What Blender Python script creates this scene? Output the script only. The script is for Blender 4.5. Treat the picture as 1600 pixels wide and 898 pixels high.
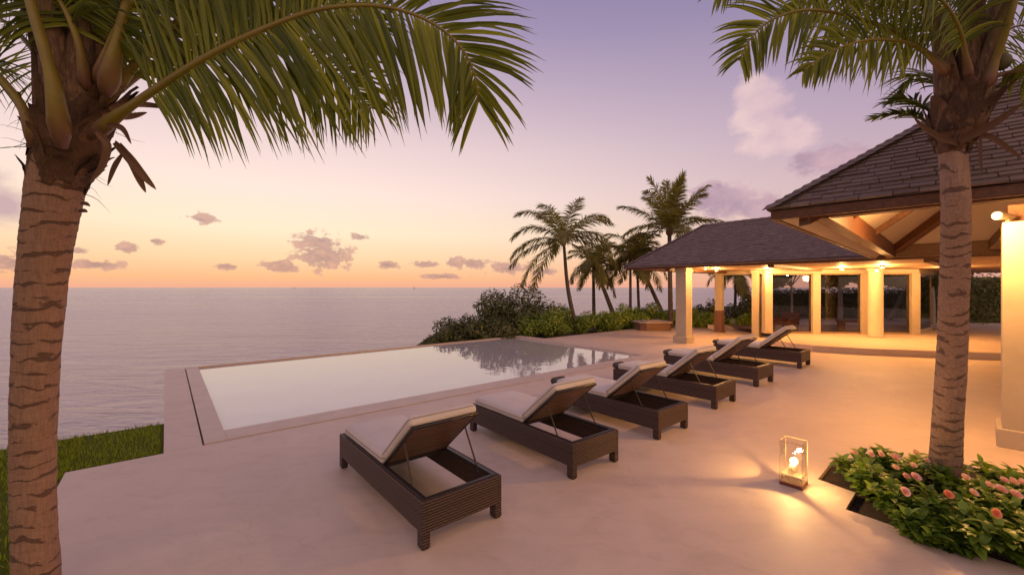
import bpy, math, random
from mathutils import Vector, Matrix, noise
for _o in list(bpy.data.objects): bpy.data.objects.remove(_o)
SC = bpy.context.scene
COL = SC.collection
R = math.radians
PI = math.pi

# ------------------------------------------------------------------ camera
H = 2.1; FPX = 654.0; SEA = -8.0
cam = bpy.data.cameras.new('camera'); camo = bpy.data.objects.new('camera', cam); COL.objects.link(camo)
cam.sensor_width = 36; cam.lens = FPX/1600*36; cam.clip_start = 0.05; cam.clip_end = 80000
camo.location = (0, 0, H); camo.rotation_euler = (R(90), 0, 0)
SC.camera = camo
SC.render.resolution_x = 1024; SC.render.resolution_y = 574
SC.view_settings.view_transform = 'Standard'; SC.view_settings.look = 'None'
SC.view_settings.exposure = 0.2; SC.view_settings.gamma = 1.0
SC.render.engine = 'CYCLES'
SC.cycles.transparent_max_bounces = 16

def lin(r, g, b):
    f = lambda c: (c/255/12.92) if c/255 <= 0.04045 else ((c/255+0.055)/1.055)**2.4
    return (f(r), f(g), f(b), 1)

# ------------------------------------------------------------------ node helper
class NT:
    def __init__(s, tree): s.t = tree; s.n = tree.nodes; s.l = tree.links
    def new(s, typ, **kw):
        n = s.n.new(typ)
        for k, v in kw.items(): setattr(n, k, v)
        return n
    def put(s, inp, v):
        if v is None: return
        if hasattr(v, 'is_linked') or isinstance(v, bpy.types.NodeSocket): s.l.new(v, inp)
        else: inp.default_value = v
    def m(s, op, a, b=None, c=None, clamp=False):
        n = s.new('ShaderNodeMath', operation=op); n.use_clamp = clamp
        s.put(n.inputs[0], a); s.put(n.inputs[1], b); s.put(n.inputs[2], c)
        return n.outputs[0]
    def ramp(s, fac, stops, interp='LINEAR'):
        n = s.new('ShaderNodeValToRGB'); n.color_ramp.interpolation = interp
        e = n.color_ramp.elements
        while len(e) < len(stops): e.new(0.5)
        for i, (p, c) in enumerate(stops):
            e[i].position = p
            e[i].color = c if not isinstance(c, (int, float)) else (c, c, c, 1)
        s.put(n.inputs[0], fac); return n.outputs[0]
    def mix(s, fac, a, b, blend='MIX'):
        n = s.new('ShaderNodeMix', data_type='RGBA', blend_type=blend)
        s.put(n.inputs[0], fac); s.put(n.inputs[6], a); s.put(n.inputs[7], b)
        return n.outputs[2]
    def noise(s, vec, scale, detail=4, rough=.55, dist=0):
        n = s.new('ShaderNodeTexNoise'); s.put(n.inputs['Vector'], vec)
        n.inputs['Scale'].default_value = scale; n.inputs['Detail'].default_value = detail
        n.inputs['Roughness'].default_value = rough; n.inputs['Distortion'].default_value = dist
        return n.outputs[0]
    def mapv(s, vec, scale=(1,1,1), loc=(0,0,0), rot=(0,0,0)):
        n = s.new('ShaderNodeMapping'); s.put(n.inputs['Vector'], vec)
        n.inputs['Scale'].default_value = scale; n.inputs['Location'].default_value = loc; n.inputs['Rotation'].default_value = rot
        return n.outputs[0]
    def bump(s, h, strength=.3, dist=.01, normal=None):
        n = s.new('ShaderNodeBump'); s.put(n.inputs['Height'], h)
        n.inputs['Strength'].default_value = strength; n.inputs['Distance'].default_value = dist
        if normal: s.put(n.inputs['Normal'], normal)
        return n.outputs[0]

# ------------------------------------------------------------------ sky (dusk): gradient by elevation and azimuth, cumulus by direction
SUN_AZ = R(-31)          # azimuth of the afterglow (0 = +Y, positive to the right)
w = bpy.data.worlds.new('World'); SC.world = w; w.use_nodes = True
T = NT(w.node_tree); w.node_tree.nodes.clear()
tc = T.new('ShaderNodeTexCoord'); sx = T.new('ShaderNodeSeparateXYZ'); T.l.new(tc.outputs['Generated'], sx.inputs[0])
X, Y, Z = sx.outputs
el = T.m('ARCSINE', Z)                       # radians
az = T.m('ARCTAN2', X, Y)
e01 = T.m('MULTIPLY', el, 1/ (PI/2), clamp=True)
def E(y): return math.atan((449-y)/654.0)/(PI/2)
glow = T.ramp(e01, [(0, lin(232,166,138)), (E(436), lin(242,182,132)), (E(410), lin(247,206,160)), (E(370), lin(249,225,193)),
                    (E(310), lin(244,220,208)), (E(240), lin(228,203,202)), (E(160), lin(200,178,190)), (E(60), lin(164,147,176)),
                    (E(-60), lin(130,120,156)), (1, lin(116,110,152))])
side = T.ramp(e01, [(0, lin(222,158,140)), (E(425), lin(226,172,150)), (E(380), lin(216,178,168)), (E(320), lin(198,170,176)),
                    (E(240), lin(178,156,175)), (E(150), lin(156,139,168)), (E(50), lin(136,125,158)), (E(-60), lin(132,120,160)), (1, lin(120,112,160))])
back = T.ramp(e01, [(0, lin(240,190,155)), (.12, lin(255,216,178)), (.4, lin(248,204,180)), (1, lin(176,150,170))])  # unseen sky behind the camera, made warmer and brighter to serve as fill
dz = T.m('SUBTRACT', az, SUN_AZ); cd = T.m('COSINE', dz)
f1 = T.m('MULTIPLY_ADD', cd, 1/0.75, -0.25/0.75+0.0, clamp=True)
f1 = T.m('POWER', f1, 1.3)
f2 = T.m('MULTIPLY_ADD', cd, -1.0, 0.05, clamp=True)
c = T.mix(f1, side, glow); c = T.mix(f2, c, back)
# clouds
cmb = T.new('ShaderNodeCombineXYZ'); T.l.new(az, cmb.inputs[0]); T.l.new(el, cmb.inputs[1])
nv = T.mapv(cmb.outputs[0], (1, 1.5, 1))
nA = T.noise(nv, 34, 8, .64); nB = T.noise(nv, 9, 6, .6, .3)
def AZ(x): return math.atan((x-800)/654.0)
def EL(x, y): return math.atan((449-y)/654.0*math.cos(AZ(x)))
def blobs(lst):
    cur = None
    for (x, y, wx, wy) in lst:
        k = math.cos(AZ(x))**2
        a = T.m('MULTIPLY', T.m('SUBTRACT', az, AZ(x)), 654.0/(wx*k)); a = T.m('MULTIPLY', a, a)
        b = T.m('MULTIPLY', T.m('SUBTRACT', el, EL(x, y)), 654.0/(wy*math.cos(AZ(x)))); b = T.m('MULTIPLY', b, b)
        v = T.m('SUBTRACT', 1.0, T.m('SQRT', T.m('ADD', a, b)))
        cur = v if cur is None else T.m('MAXIMUM', cur, v)
    return cur
def cover(lst, nz, amp, lo, hi):
    d = T.m('ADD', blobs(lst), T.m('MULTIPLY', T.m('SUBTRACT', nz, 0.5), amp))
    return T.m('MULTIPLY_ADD', d, 1/(hi-lo), -lo/(hi-lo), clamp=True)
lowc = cover([(505,398,75,40),(495,378,60,26),(440,416,50,18),(318,342,42,14),(200,387,36,13),(243,377,22,9),(150,413,70,15),(355,416,36,9),
              (712,410,32,15),(742,412,40,14),(795,418,50,18),(665,413,40,9),(605,414,30,11),(560,370,26,10),(15,410,70,26),(120,392,30,10),(690,432,60,7),(850,425,34,10)], nA, 2.3, .36, .60)
bigl = cover([(0,318,110,62),(-60,300,160,90)], nB, 1.6, .25, .75)
pinkc = cover([(1187,175,66,66),(1178,148,46,42),(1240,212,56,40),(1200,225,70,30)], T.noise(nv, 16, 8, .6, .2), 1.15, .2, .5)
greyc = cover([(1135,315,78,42),(1195,325,70,32),(1110,300,40,26),(1290,250,90,30)], nA, 1.5, .2, .55)
shade = T.m('MULTIPLY_ADD', nA, 0.9, 0.0, clamp=True)
c = T.mix(T.m('MULTIPLY', lowc, .8), c, T.mix(T.m('MULTIPLY_ADD', nA, 2.4, -.8, clamp=True), lin(146,116,122), lin(222,168,146)))
c = T.mix(T.m('MULTIPLY', bigl, .75), c, lin(176,142,158))
c = T.mix(T.m('MULTIPLY', pinkc, .62), c, T.mix(T.m('MULTIPLY_ADD', T.noise(nv, 11, 5, .55), 3, -1, clamp=True), lin(206,174,184), lin(240,206,198)))
c = T.mix(T.m('MULTIPLY', greyc, .85), c, T.mix(T.m('MULTIPLY_ADD', nB, 2.2, -.6, clamp=True), lin(150,126,150), lin(214,176,180)))
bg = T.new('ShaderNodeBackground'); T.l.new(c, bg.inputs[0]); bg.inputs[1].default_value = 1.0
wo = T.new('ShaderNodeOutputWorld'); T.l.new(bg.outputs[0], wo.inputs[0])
# last warm afterglow of the sun just under the horizon
sl = bpy.data.lights.new('sun', 'SUN'); sl.energy = 0.03; sl.angle = R(60); sl.color = (1, .72, .5)
so = bpy.data.objects.new('sun', sl); COL.objects.link(so)
sd = Vector((math.sin(SUN_AZ)*math.cos(R(6)), math.cos(SUN_AZ)*math.cos(R(6)), math.sin(R(6))))
so.rotation_euler = sd.to_track_quat('Z', 'Y').to_euler()

# ------------------------------------------------------------------ coordinates
A1 = R(39.6)      # terrace grid: u along the pool, v towards the sea
cu, su = math.cos(A1), math.sin(A1)
def W(u, v, z=0): return Vector((cu*u - su*v, su*u + cu*v, z))
def UV(p): return (cu*p[0]+su*p[1], -su*p[0]+cu*p[1])
def at(px, py, z=0):
    d = FPX*(H-z)/(py-449.0); return Vector(((px-800)/FPX*d, d, z))
def P(px, py, d): return Vector(((px-800)/FPX*d, d, H+(449.0-py)/FPX*d))

# ------------------------------------------------------------------ object helpers
def tag(o, label=None, cat=None, group=None, kind=None):
    if label: o['label'] = label
    if cat: o['category'] = cat
    if group: o['group'] = group
    if kind: o['kind'] = kind
    return o
def thing(name, label, cat, loc=(0,0,0), rz=0, group=None):
    o = bpy.data.objects.new(name, None); COL.objects.link(o)
    o.location = loc; o.rotation_euler = (0, 0, rz); o.empty_display_size = .1
    return tag(o, label, cat, group)
def kids(o): return [c for c in bpy.data.objects if c.parent == o]
def copy_tree(o, parent=None):
    ch = kids(o); c = o.copy(); COL.objects.link(c); c.parent = parent
    for k in ch: copy_tree(k, c)
    return c

class MB:
    def __init__(s, M=None): s.v = []; s.f = []; s.uv = []; s.r = []; s.M = M
    def add(s, vs, fs, uvs=None, r=None, M=None):
        b = len(s.v)
        mm = M if M is not None else s.M
        s.v += [mm @ Vector(p) for p in vs] if mm is not None else [Vector(p) for p in vs]
        if r is None: r = random.random()
        for i, f in enumerate(fs):
            s.f.append([b+k for k in f]); s.r.append(r)
            s.uv.append(uvs[i] if uvs else None)
    def box(s, x0, y0, z0, x1, y1, z1, M=None, r=None):
        v = [(x0,y0,z0),(x1,y0,z0),(x1,y1,z0),(x0,y1,z0),(x0,y0,z1),(x1,y0,z1),(x1,y1,z1),(x0,y1,z1)]
        f = [(0,3,2,1),(4,5,6,7),(0,1,5,4),(2,3,7,6),(1,2,6,5),(3,0,4,7)]
        sel = [(0,1),(0,1),(0,2),(0,2),(1,2),(1,2)]
        uv = [[(v[k][a], v[k][b]) for k in fc] for fc, (a, b) in zip(f, sel)]
        s.add(v, f, uv, r, M)
    def prism(s, poly, z0, z1, M=None, r=None):
        n = len(poly)
        a = sum(poly[i][0]*poly[(i+1)%n][1]-poly[(i+1)%n][0]*poly[i][1] for i in range(n))
        if a < 0: poly = poly[::-1]
        v = [(p[0], p[1], z0) for p in poly]+[(p[0], p[1], z1) for p in poly]
        f = [tuple(range(n))[::-1], tuple(range(n, 2*n))]+[(i, (i+1)%n, n+(i+1)%n, n+i) for i in range(n)]
        s.add(v, f, None, r, M)
    def tube(s, pts, rad, n=8, cap=True, flat=1.0, up=None, jit=None, r=None, M=None):
        pts = [Vector(p) for p in pts]; m = len(pts)
        if not hasattr(rad, '__len__'): rad = [rad]*m
        vs = []; prev = None; L = 0; ls = []
        for i, p in enumerate(pts):
            if i: L += (p-pts[i-1]).length
            ls.append(L)
            t = (pts[min(i+1, m-1)]-pts[max(i-1, 0)]).normalized()
            if prev is None:
                a = Vector(up) if up else (Vector((1,0,0)) if abs(t.x) < .8 else Vector((0,1,0)))
            else: a = prev
            a = (a-t*a.dot(t)).normalized(); prev = a; b = t.cross(a)
            for k in range(n):
                th = 2*PI*k/n; rr = rad[i]
                if jit: rr *= jit(i, k, L)
                vs.append(p+a*math.cos(th)*rr*flat+b*math.sin(th)*rr)
        fs = []; uvs = []
        for i in range(m-1):
            for k in range(n):
                k2 = (k+1)%n
                fs.append((i*n+k, i*n+k2, (i+1)*n+k2, (i+1)*n+k))
                uvs.append([(k/n, ls[i]), ((k+1)/n, ls[i]), ((k+1)/n, ls[i+1]), (k/n, ls[i+1])])
        if cap:
            fs.append(tuple(range(n))[::-1]); uvs.append([(0,0)]*n)
            fs.append(tuple(range((m-1)*n, m*n))); uvs.append([(0,0)]*n)
        s.add(vs, fs, uvs, r, M)
    def lathe(s, prof, cx=0, cy=0, n=24, M=None, r=None):
        vs = []; m = len(prof)
        for (rr, z) in prof:
            for k in range(n):
                th = 2*PI*k/n; vs.append((cx+rr*math.cos(th), cy+rr*math.sin(th), z))
        fs = [(i*n+k, i*n+(k+1)%n, (i+1)*n+(k+1)%n, (i+1)*n+k) for i in range(m-1) for k in range(n)]
        fs += [tuple(range(n))[::-1], tuple(range((m-1)*n, m*n))]
        s.add(vs, fs, None, r, M)
    def build(s, name, mat, parent=None, smooth=False, bevel=0, label=None, local=None):
        me = bpy.data.meshes.new(name)
        inv = local.inverted() if local is not None else None
        me.from_pydata([inv @ v if inv is not None else v for v in s.v], [], s.f)
        me.materials.append(mat)
        at_ = me.attributes.new('rnd', 'FLOAT', 'FACE'); at_.data.foreach_set('value', s.r)
        if any(u is not None for u in s.uv):
            ul = me.uv_layers.new(name='UVMap'); flat = []
            for f, u in zip(s.f, s.uv):
                if u is None: u = [(0, 0)]*len(f)
                for q in u: flat += [q[0], q[1]]
            ul.data.foreach_set('uv', flat)
        if smooth: me.polygons.foreach_set('use_smooth', [True]*len(me.polygons))
        me.update()
        o = bpy.data.objects.new(name, me); COL.objects.link(o)
        if parent: o.parent = parent
        if bevel:
            b = o.modifiers.new('bevel', 'BEVEL'); b.width = bevel; b.segments = 2; b.limit_method = 'ANGLE'
        if label: o['label'] = label
        return o
def world_mat(o):      # matrix of a top-level empty
    return Matrix.Translation(o.location) @ o.rotation_euler.to_matrix().to_4x4()

# ------------------------------------------------------------------ materials
def base_mat(name):
    m = bpy.data.materials.new(name); m.use_nodes = True
    t = NT(m.node_tree); b = m.node_tree.nodes['Principled BSDF']
    tc = t.new('ShaderNodeTexCoord')
    return m, t, b, tc
def simple(name, col, rough=.6, var=.15, scale=6, bump=.15, bscale=60, metal=0, spec=.4, coord='Object', bd=.01):
    m, t, b, tc = base_mat(name)
    v = tc.outputs[coord]
    n = t.noise(v, scale, 6, .6)
    d = tuple(x*(1-var) for x in col[:3])+(1,); l = tuple(min(1, x*(1+var)) for x in col[:3])+(1,)
    t.put(b.inputs['Base Color'], t.ramp(n, [(.3, d), (.7, l)]))
    b.inputs['Roughness'].default_value = rough; b.inputs['Metallic'].default_value = metal
    b.inputs['Specular IOR Level'].default_value = spec
    if bump: t.put(b.inputs['Normal'], t.bump(t.noise(v, bscale, 5, .6), bump, bd))
    return m
M = {}
# terrace plaster
m, t, b, tc = base_mat('terrace_plaster'); v = tc.outputs['Object']
n1 = t.noise(v, .55, 6, .6, .6); n2 = t.noise(t.mapv(v, (1, 1.6, 1), rot=(0,0,.7)), 2.2, 9, .7, .8); n3 = t.noise(v, 55, 5, .7)
col = t.ramp(n1, [(.3, (.52,.40,.315,1)), (.5, (.595,.465,.37,1)), (.7, (.66,.53,.425,1))])
col = t.mix(.55, col, t.ramp(n2, [(.28, (.44,.335,.26,1)), (.5, (.59,.46,.37,1)), (.8, (.69,.555,.45,1))]))
# fine meandering stains and pits
vo = t.new('ShaderNodeTexVoronoi'); vo.inputs['Scale'].default_value = 2.1; vo.inputs['Randomness'].default_value = 1; t.l.new(v, vo.inputs['Vector'])
pit = t.m('LESS_THAN', vo.outputs['Distance'], .035)
pit = t.m('MULTIPLY', pit, t.m('GREATER_THAN', t.noise(v, 1.3, 2), .5))
col = t.mix(t.m('MULTIPLY', pit, .5), col, (.12,.08,.06,1))
strk = t.noise(t.mapv(v, (2.2, .5, 1), rot=(0,0,-.5)), 9, 8, .8, 1.2)
col = t.mix(t.ramp(strk, [(.60, 0), (.74, .6)]), col, (.36,.27,.22,1))
vc = t.new('ShaderNodeTexVoronoi', feature='DISTANCE_TO_EDGE'); vc.inputs['Scale'].default_value = .42
wv = t.new('ShaderNodeVectorMath', operation='ADD'); t.l.new(v, wv.inputs[0]); nd = t.new('ShaderNodeTexNoise'); nd.inputs['Scale'].default_value = 1.1; nd.inputs['Detail'].default_value = 6; t.l.new(v, nd.inputs['Vector']); t.l.new(nd.outputs['Color'], wv.inputs[1]); t.l.new(wv.outputs[0], vc.inputs['Vector'])
crk = t.m('MULTIPLY', t.m('LESS_THAN', vc.outputs['Distance'], .0035), t.m('GREATER_THAN', t.noise(v, .7, 3), .50))
col = t.mix(t.m('MULTIPLY', crk, .10), col, (.22,.15,.11,1))
t.put(b.inputs['Base Color'], col); t.put(b.inputs['Roughness'], t.m('MULTIPLY_ADD', n2, .35, .40))
hh = t.m('ADD', t.m('MULTIPLY', n2, .35), t.m('MULTIPLY', n3, .16))
t.put(b.inputs['Normal'], t.bump(hh, .3, .009)); M['terrace'] = m
M['coping'] = simple('coping_stone', (.55,.435,.355), .5, .10, 3, .2, 40)
M['cream'] = simple('cream_plaster', (.46,.385,.29), .7, .07, 3, .18, 50)
M['plinth'] = simple('plinth_stone', (.42,.34,.29), .7, .10, 3, .18, 50)
M['soil'] = simple('dark_soil', (.035,.022,.015), .95, .5, 18, .9, 40, bd=.03)
M['groundsoil'] = simple('earth', (.06,.05,.03), .95, .4, 1.5, .6, 8, bd=.1)
M['deck'] = simple('interior_floor', (.20,.09,.045), .35, .2, 2, .1, 30)
M['paving'] = simple('pale_paving', (.40,.34,.30), .7, .1, 1.5, .15, 20)
M['metal'] = simple('dark_metal', (.05,.042,.04), .4, .1, 5, .05, 80, metal=.6)
M['rubber'] = simple('foot_rubber', (.02,.018,.017), .7, .1, 5, .05, 80)
M['bronze'] = simple('bronze_frame', (.30,.20,.10), .45, .1, 5, .05, 80)
M['towel'] = simple('grey_towel', (.07,.075,.08), .95, .2, 20, .6, 160)
M['trim'] = simple('roof_trim', (.16,.10,.07), .55, .25, 4, .2, 30)
M['ceiling'] = simple('ceiling_boards', (.40,.26,.16), .6, .12, 2, .1, 30)
M['soffit'] = simple('cream_soffit', (.55,.45,.36), .7, .05, 1.4, .08, 20)
M['rosewood'] = simple('bench_wood', (.16,.05,.03), .5, .2, 6, .2, 30)
M['brownclad'] = simple('brown_cladding', (.17,.085,.06), .7, .12, 5, .2, 30)
M['trimpipe'] = simple('piping_cloth', (.30,.25,.22), .9, .1, 20, 0)
M['sail'] = simple('sail_cloth', (.05,.04,.05), .8, .1, 3, 0)
M['lampbody'] = simple('lamp_housing', (.25,.20,.15), .4, .1, 5, .05, 80, metal=.5)
# lawn
m, t, b, tc = base_mat('lawn_grass'); v = tc.outputs['Object']
n1 = t.noise(v, 1.2, 5, .6); n2 = t.noise(v, 90, 3, .7)
t.put(b.inputs['Base Color'], t.mix(.5, t.ramp(n1, [(.3, (.07,.095,.006,1)), (.7, (.13,.155,.012,1))]), t.ramp(n2, [(.3, (.05,.075,.005,1)), (.7, (.15,.18,.02,1))])))
b.inputs['Roughness'].default_value = .9; b.inputs['Specular IOR Level'].default_value = .1
t.put(b.inputs['Normal'], t.bump(n2, .8, .03)); M['lawn'] = m
# wood
def wood(name, dark, light, sc=(1, 12, 12)):
    m, t, b, tc = base_mat(name); v = t.mapv(tc.outputs['Object'], sc)
    n = t.noise(v, 2.2, 6, .6, .8)
    t.put(b.inputs['Base Color'], t.ramp(n, [(.3, dark+(1,)), (.7, light+(1,))]))
    b.inputs['Roughness'].default_value = .5
    t.put(b.inputs['Normal'], t.bump(n, .25, .01)); return m
M['beam'] = wood('brown_beam_wood', (.075,.028,.013), (.17,.07,.033))
M['boxwood'] = wood('plank_wood', (.13,.065,.035), (.27,.14,.08), (1, 1, 14))
# cushion fabric
m, t, b, tc = base_mat('cushion_fabric'); v = tc.outputs['Object']
n = t.noise(v, 500, 2, .6); n1 = t.noise(v, 3.0, 4, .55, .4)
t.put(b.inputs['Base Color'], t.mix(.5, t.ramp(n, [(.3, (.52,.46,.42,1)), (.7, (.66,.59,.54,1))]), t.ramp(n1, [(.3, (.54,.48,.44,1)), (.7, (.66,.60,.55,1))])))
b.inputs['Roughness'].default_value = .9; b.inputs['Sheen Weight'].default_value = .15
t.put(b.inputs['Normal'], t.bump(t.m('ADD', t.m('MULTIPLY', n1, 1.0), t.m('MULTIPLY', n, .05)), .5, .03)); M['cushion'] = m
# wicker (rows in v, weave in u)
def wicker(name, dark, light, p=.023, q=.06):
    m, t, b, tc = base_mat(name)
    s = t.new('ShaderNodeSeparateXYZ'); 
    ob = tc.outputs['Object']
    wob = t.noise(ob, 7, 3, .5)
    t.l.new(tc.outputs['UV'], s.inputs[0])
    vv = t.m('ADD', s.outputs[1], t.m('MULTIPLY', t.m('SUBTRACT', wob, .5), .012))
    row = t.m('DIVIDE', vv, p); fl = t.m('FLOOR', row); fr = t.m('FRACT', row)
    hrow = t.m('SINE', t.m('MULTIPLY', fr, PI))
    we = t.m('SINE', t.m('ADD', t.m('MULTIPLY', s.outputs[0], 2*PI/q), t.m('MULTIPLY', fl, PI)))
    we = t.m('MULTIPLY_ADD', we, .10, .90)
    h = t.m('MULTIPLY', hrow, we)
    wn = t.new('ShaderNodeTexWhiteNoise', noise_dimensions='1D'); t.l.new(fl, wn.inputs['W'])
    k = t.m('MULTIPLY_ADD', wn.outputs[0], .5, .75)
    t.put(b.inputs['Base Color'], t.mix(1.0, t.ramp(h, [(.30, dark+(1,)), (.85, light+(1,))]), t.ramp(k, [(0, 0.0), (1, 1.0)]), 'MULTIPLY'))
    b.inputs['Roughness'].default_value = .5; b.inputs['Specular IOR Level'].default_value = .25
    t.put(b.inputs['Normal'], t.bump(h, .9, .006)); return m
M['wicker'] = wicker('dark_wicker', (.004,.003,.003), (.125,.078,.062))
M['wickerback'] = wicker('brown_wicker', (.010,.005,.003), (.24,.135,.085), .042, .16)
# glass
def glass(name, tint=(.9,.9,.9,1), ior=1.5):
    m = bpy.data.materials.new(name); m.use_nodes = True; t = NT(m.node_tree); t.n.clear()
    tr = t.new('ShaderNodeBsdfTransparent'); tr.inputs[0].default_value = tint
    gl = t.new('ShaderNodeBsdfGlossy'); gl.inputs['Roughness'].default_value = .01
    fr = t.new('ShaderNodeFresnel'); fr.inputs[0].default_value = ior
    mx = t.new('ShaderNodeMixShader'); t.l.new(fr.outputs[0], mx.inputs[0]); t.l.new(tr.outputs[0], mx.inputs[1]); t.l.new(gl.outputs[0], mx.inputs[2])
    o = t.new('ShaderNodeOutputMaterial'); t.l.new(mx.outputs[0], o.inputs[0]); return m
M['glass'] = glass('window_glass', (.78,.76,.76,1), 1.45)
M['lglass'] = glass('lantern_glass', (.97,.96,.94,1), 1.45)
def emit(name, col, st):
    m = bpy.data.materials.new(name); m.use_nodes = True; t = NT(m.node_tree); t.n.clear()
    e = t.new('ShaderNodeEmission'); e.inputs[0].default_value = col; e.inputs[1].default_value = st
    o = t.new('ShaderNodeOutputMaterial'); t.l.new(e.outputs[0], o.inputs[0]); return m
M['bulb'] = emit('lit_bulb', (1,.66,.28,1), 7); M['bulb2'] = emit('lit_candle', (1,.62,.24,1), 3)
m, t, b, tc = base_mat('frosted_glass'); b.inputs['Base Color'].default_value = (.30,.24,.17,1); b.inputs['Roughness'].default_value = .4
b.inputs['Alpha'].default_value = .45; M['frost'] = m
# water
m, t, b, tc = base_mat('sea_water'); v = tc.outputs['Object']
b.inputs['Base Color'].default_value = (.10,.085,.105,1); b.inputs['Roughness'].default_value = .12; b.inputs['IOR'].default_value = 1.7
vm = t.mapv(v, (.35, 1, 1))
h1 = t.noise(vm, .055, 5, .55, .6); h2 = t.noise(vm, .28, 6, .6, .5); h3 = t.noise(vm, 1.6, 5, .6)
hh = t.m('ADD', t.m('MULTIPLY', h1, 1.0), t.m('ADD', t.m('MULTIPLY', h2, 1.1), t.m('MULTIPLY', h3, .30)))
t.put(b.inputs['Normal'], t.bump(hh, 1.0, .85)); M['sea'] = m
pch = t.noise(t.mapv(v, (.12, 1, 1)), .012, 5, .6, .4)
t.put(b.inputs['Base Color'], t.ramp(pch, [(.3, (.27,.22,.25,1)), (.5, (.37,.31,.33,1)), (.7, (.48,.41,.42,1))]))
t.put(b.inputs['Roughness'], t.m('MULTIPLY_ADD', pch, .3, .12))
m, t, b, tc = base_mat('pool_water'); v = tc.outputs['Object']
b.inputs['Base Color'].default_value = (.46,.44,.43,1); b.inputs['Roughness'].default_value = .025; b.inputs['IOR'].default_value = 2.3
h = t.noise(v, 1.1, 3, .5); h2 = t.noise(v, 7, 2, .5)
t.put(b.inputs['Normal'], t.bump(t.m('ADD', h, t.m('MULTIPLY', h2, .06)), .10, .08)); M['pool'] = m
# shingles
def shingle(name, stops):
    m, t, b, tc = base_mat(name); at_ = t.new('ShaderNodeAttribute', attribute_name='rnd')
    v = tc.outputs['Object']
    c = t.ramp(at_.outputs['Fac'], stops)
    n = t.noise(t.mapv(v, (3, 3, 14)), 3, 6, .7)
    c = t.mix(.45, c, t.ramp(n, [(.3, (.12,.085,.07,1)), (.7, (.28,.205,.17,1))]))
    t.put(b.inputs['Base Color'], c); b.inputs['Roughness'].default_value = .8
    t.put(b.inputs['Normal'], t.bump(n, .5, .012)); return m
M['shingle'] = shingle('wood_shingles', [(0, (.17,.115,.09,1)), (.5, (.23,.16,.13,1)), (1, (.29,.205,.165,1))])
M['shingle2'] = shingle('slate_shingles', [(0, (.12,.085,.085,1)), (.5, (.165,.12,.12,1)), (1, (.21,.155,.155,1))])
# foliage
def leafmat(name, dark, light, rough=.5, trans=.25):
    m, t, b, tc = base_mat(name); at_ = t.new('ShaderNodeAttribute', attribute_name='rnd')
    c = t.ramp(at_.outputs['Fac'], [(0, dark+(1,)), (.6, tuple((a+b_)/2 for a, b_ in zip(dark, light))+(1,)), (1, light+(1,))])
    t.put(b.inputs['Base Color'], c); b.inputs['Roughness'].default_value = rough; b.inputs['Specular IOR Level'].default_value = .35
    o = t.n['Material Output']
    tl = t.new('ShaderNodeBsdfTranslucent'); t.put(tl.inputs[0], t.mix(1.0, c, (1.6,1.5,.6,1), 'MULTIPLY'))
    mx = t.new('ShaderNodeMixShader'); mx.inputs[0].default_value = trans
    t.l.new(b.outputs[0], mx.inputs[1]); t.l.new(tl.outputs[0], mx.inputs[2]); t.l.new(mx.outputs[0], o.inputs[0]); return m
M['frond'] = leafmat('palm_leaf', (.065,.095,.006), (.26,.29,.03), .38, .45)
M['frondfar'] = leafmat('palm_leaf_far', (.14,.135,.04), (.36,.32,.13), .5, .5)
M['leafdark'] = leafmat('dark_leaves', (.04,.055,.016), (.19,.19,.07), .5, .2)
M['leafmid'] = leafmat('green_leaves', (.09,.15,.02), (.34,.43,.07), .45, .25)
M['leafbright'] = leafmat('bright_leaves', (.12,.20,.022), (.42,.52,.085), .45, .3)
M['bedleaf'] = leafmat('bed_leaves', (.035,.09,.01), (.22,.34,.045), .35, .25)
M['leafgrass'] = leafmat('grass_blades', (.13,.17,.01), (.30,.36,.03), .6, .3)
M['petal'] = leafmat('pink_petals', (.74,.50,.46), (.88,.72,.68), .6, .3)
M['petal2'] = leafmat('rose_petals', (.70,.42,.46), (.86,.64,.66), .6, .3)
M['petal3'] = leafmat('coral_petals', (.72,.30,.20), (.85,.48,.36), .6, .3)
M['dry'] = leafmat('dry_leaf', (.08,.04,.022), (.22,.12,.07), .8, .1)
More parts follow.
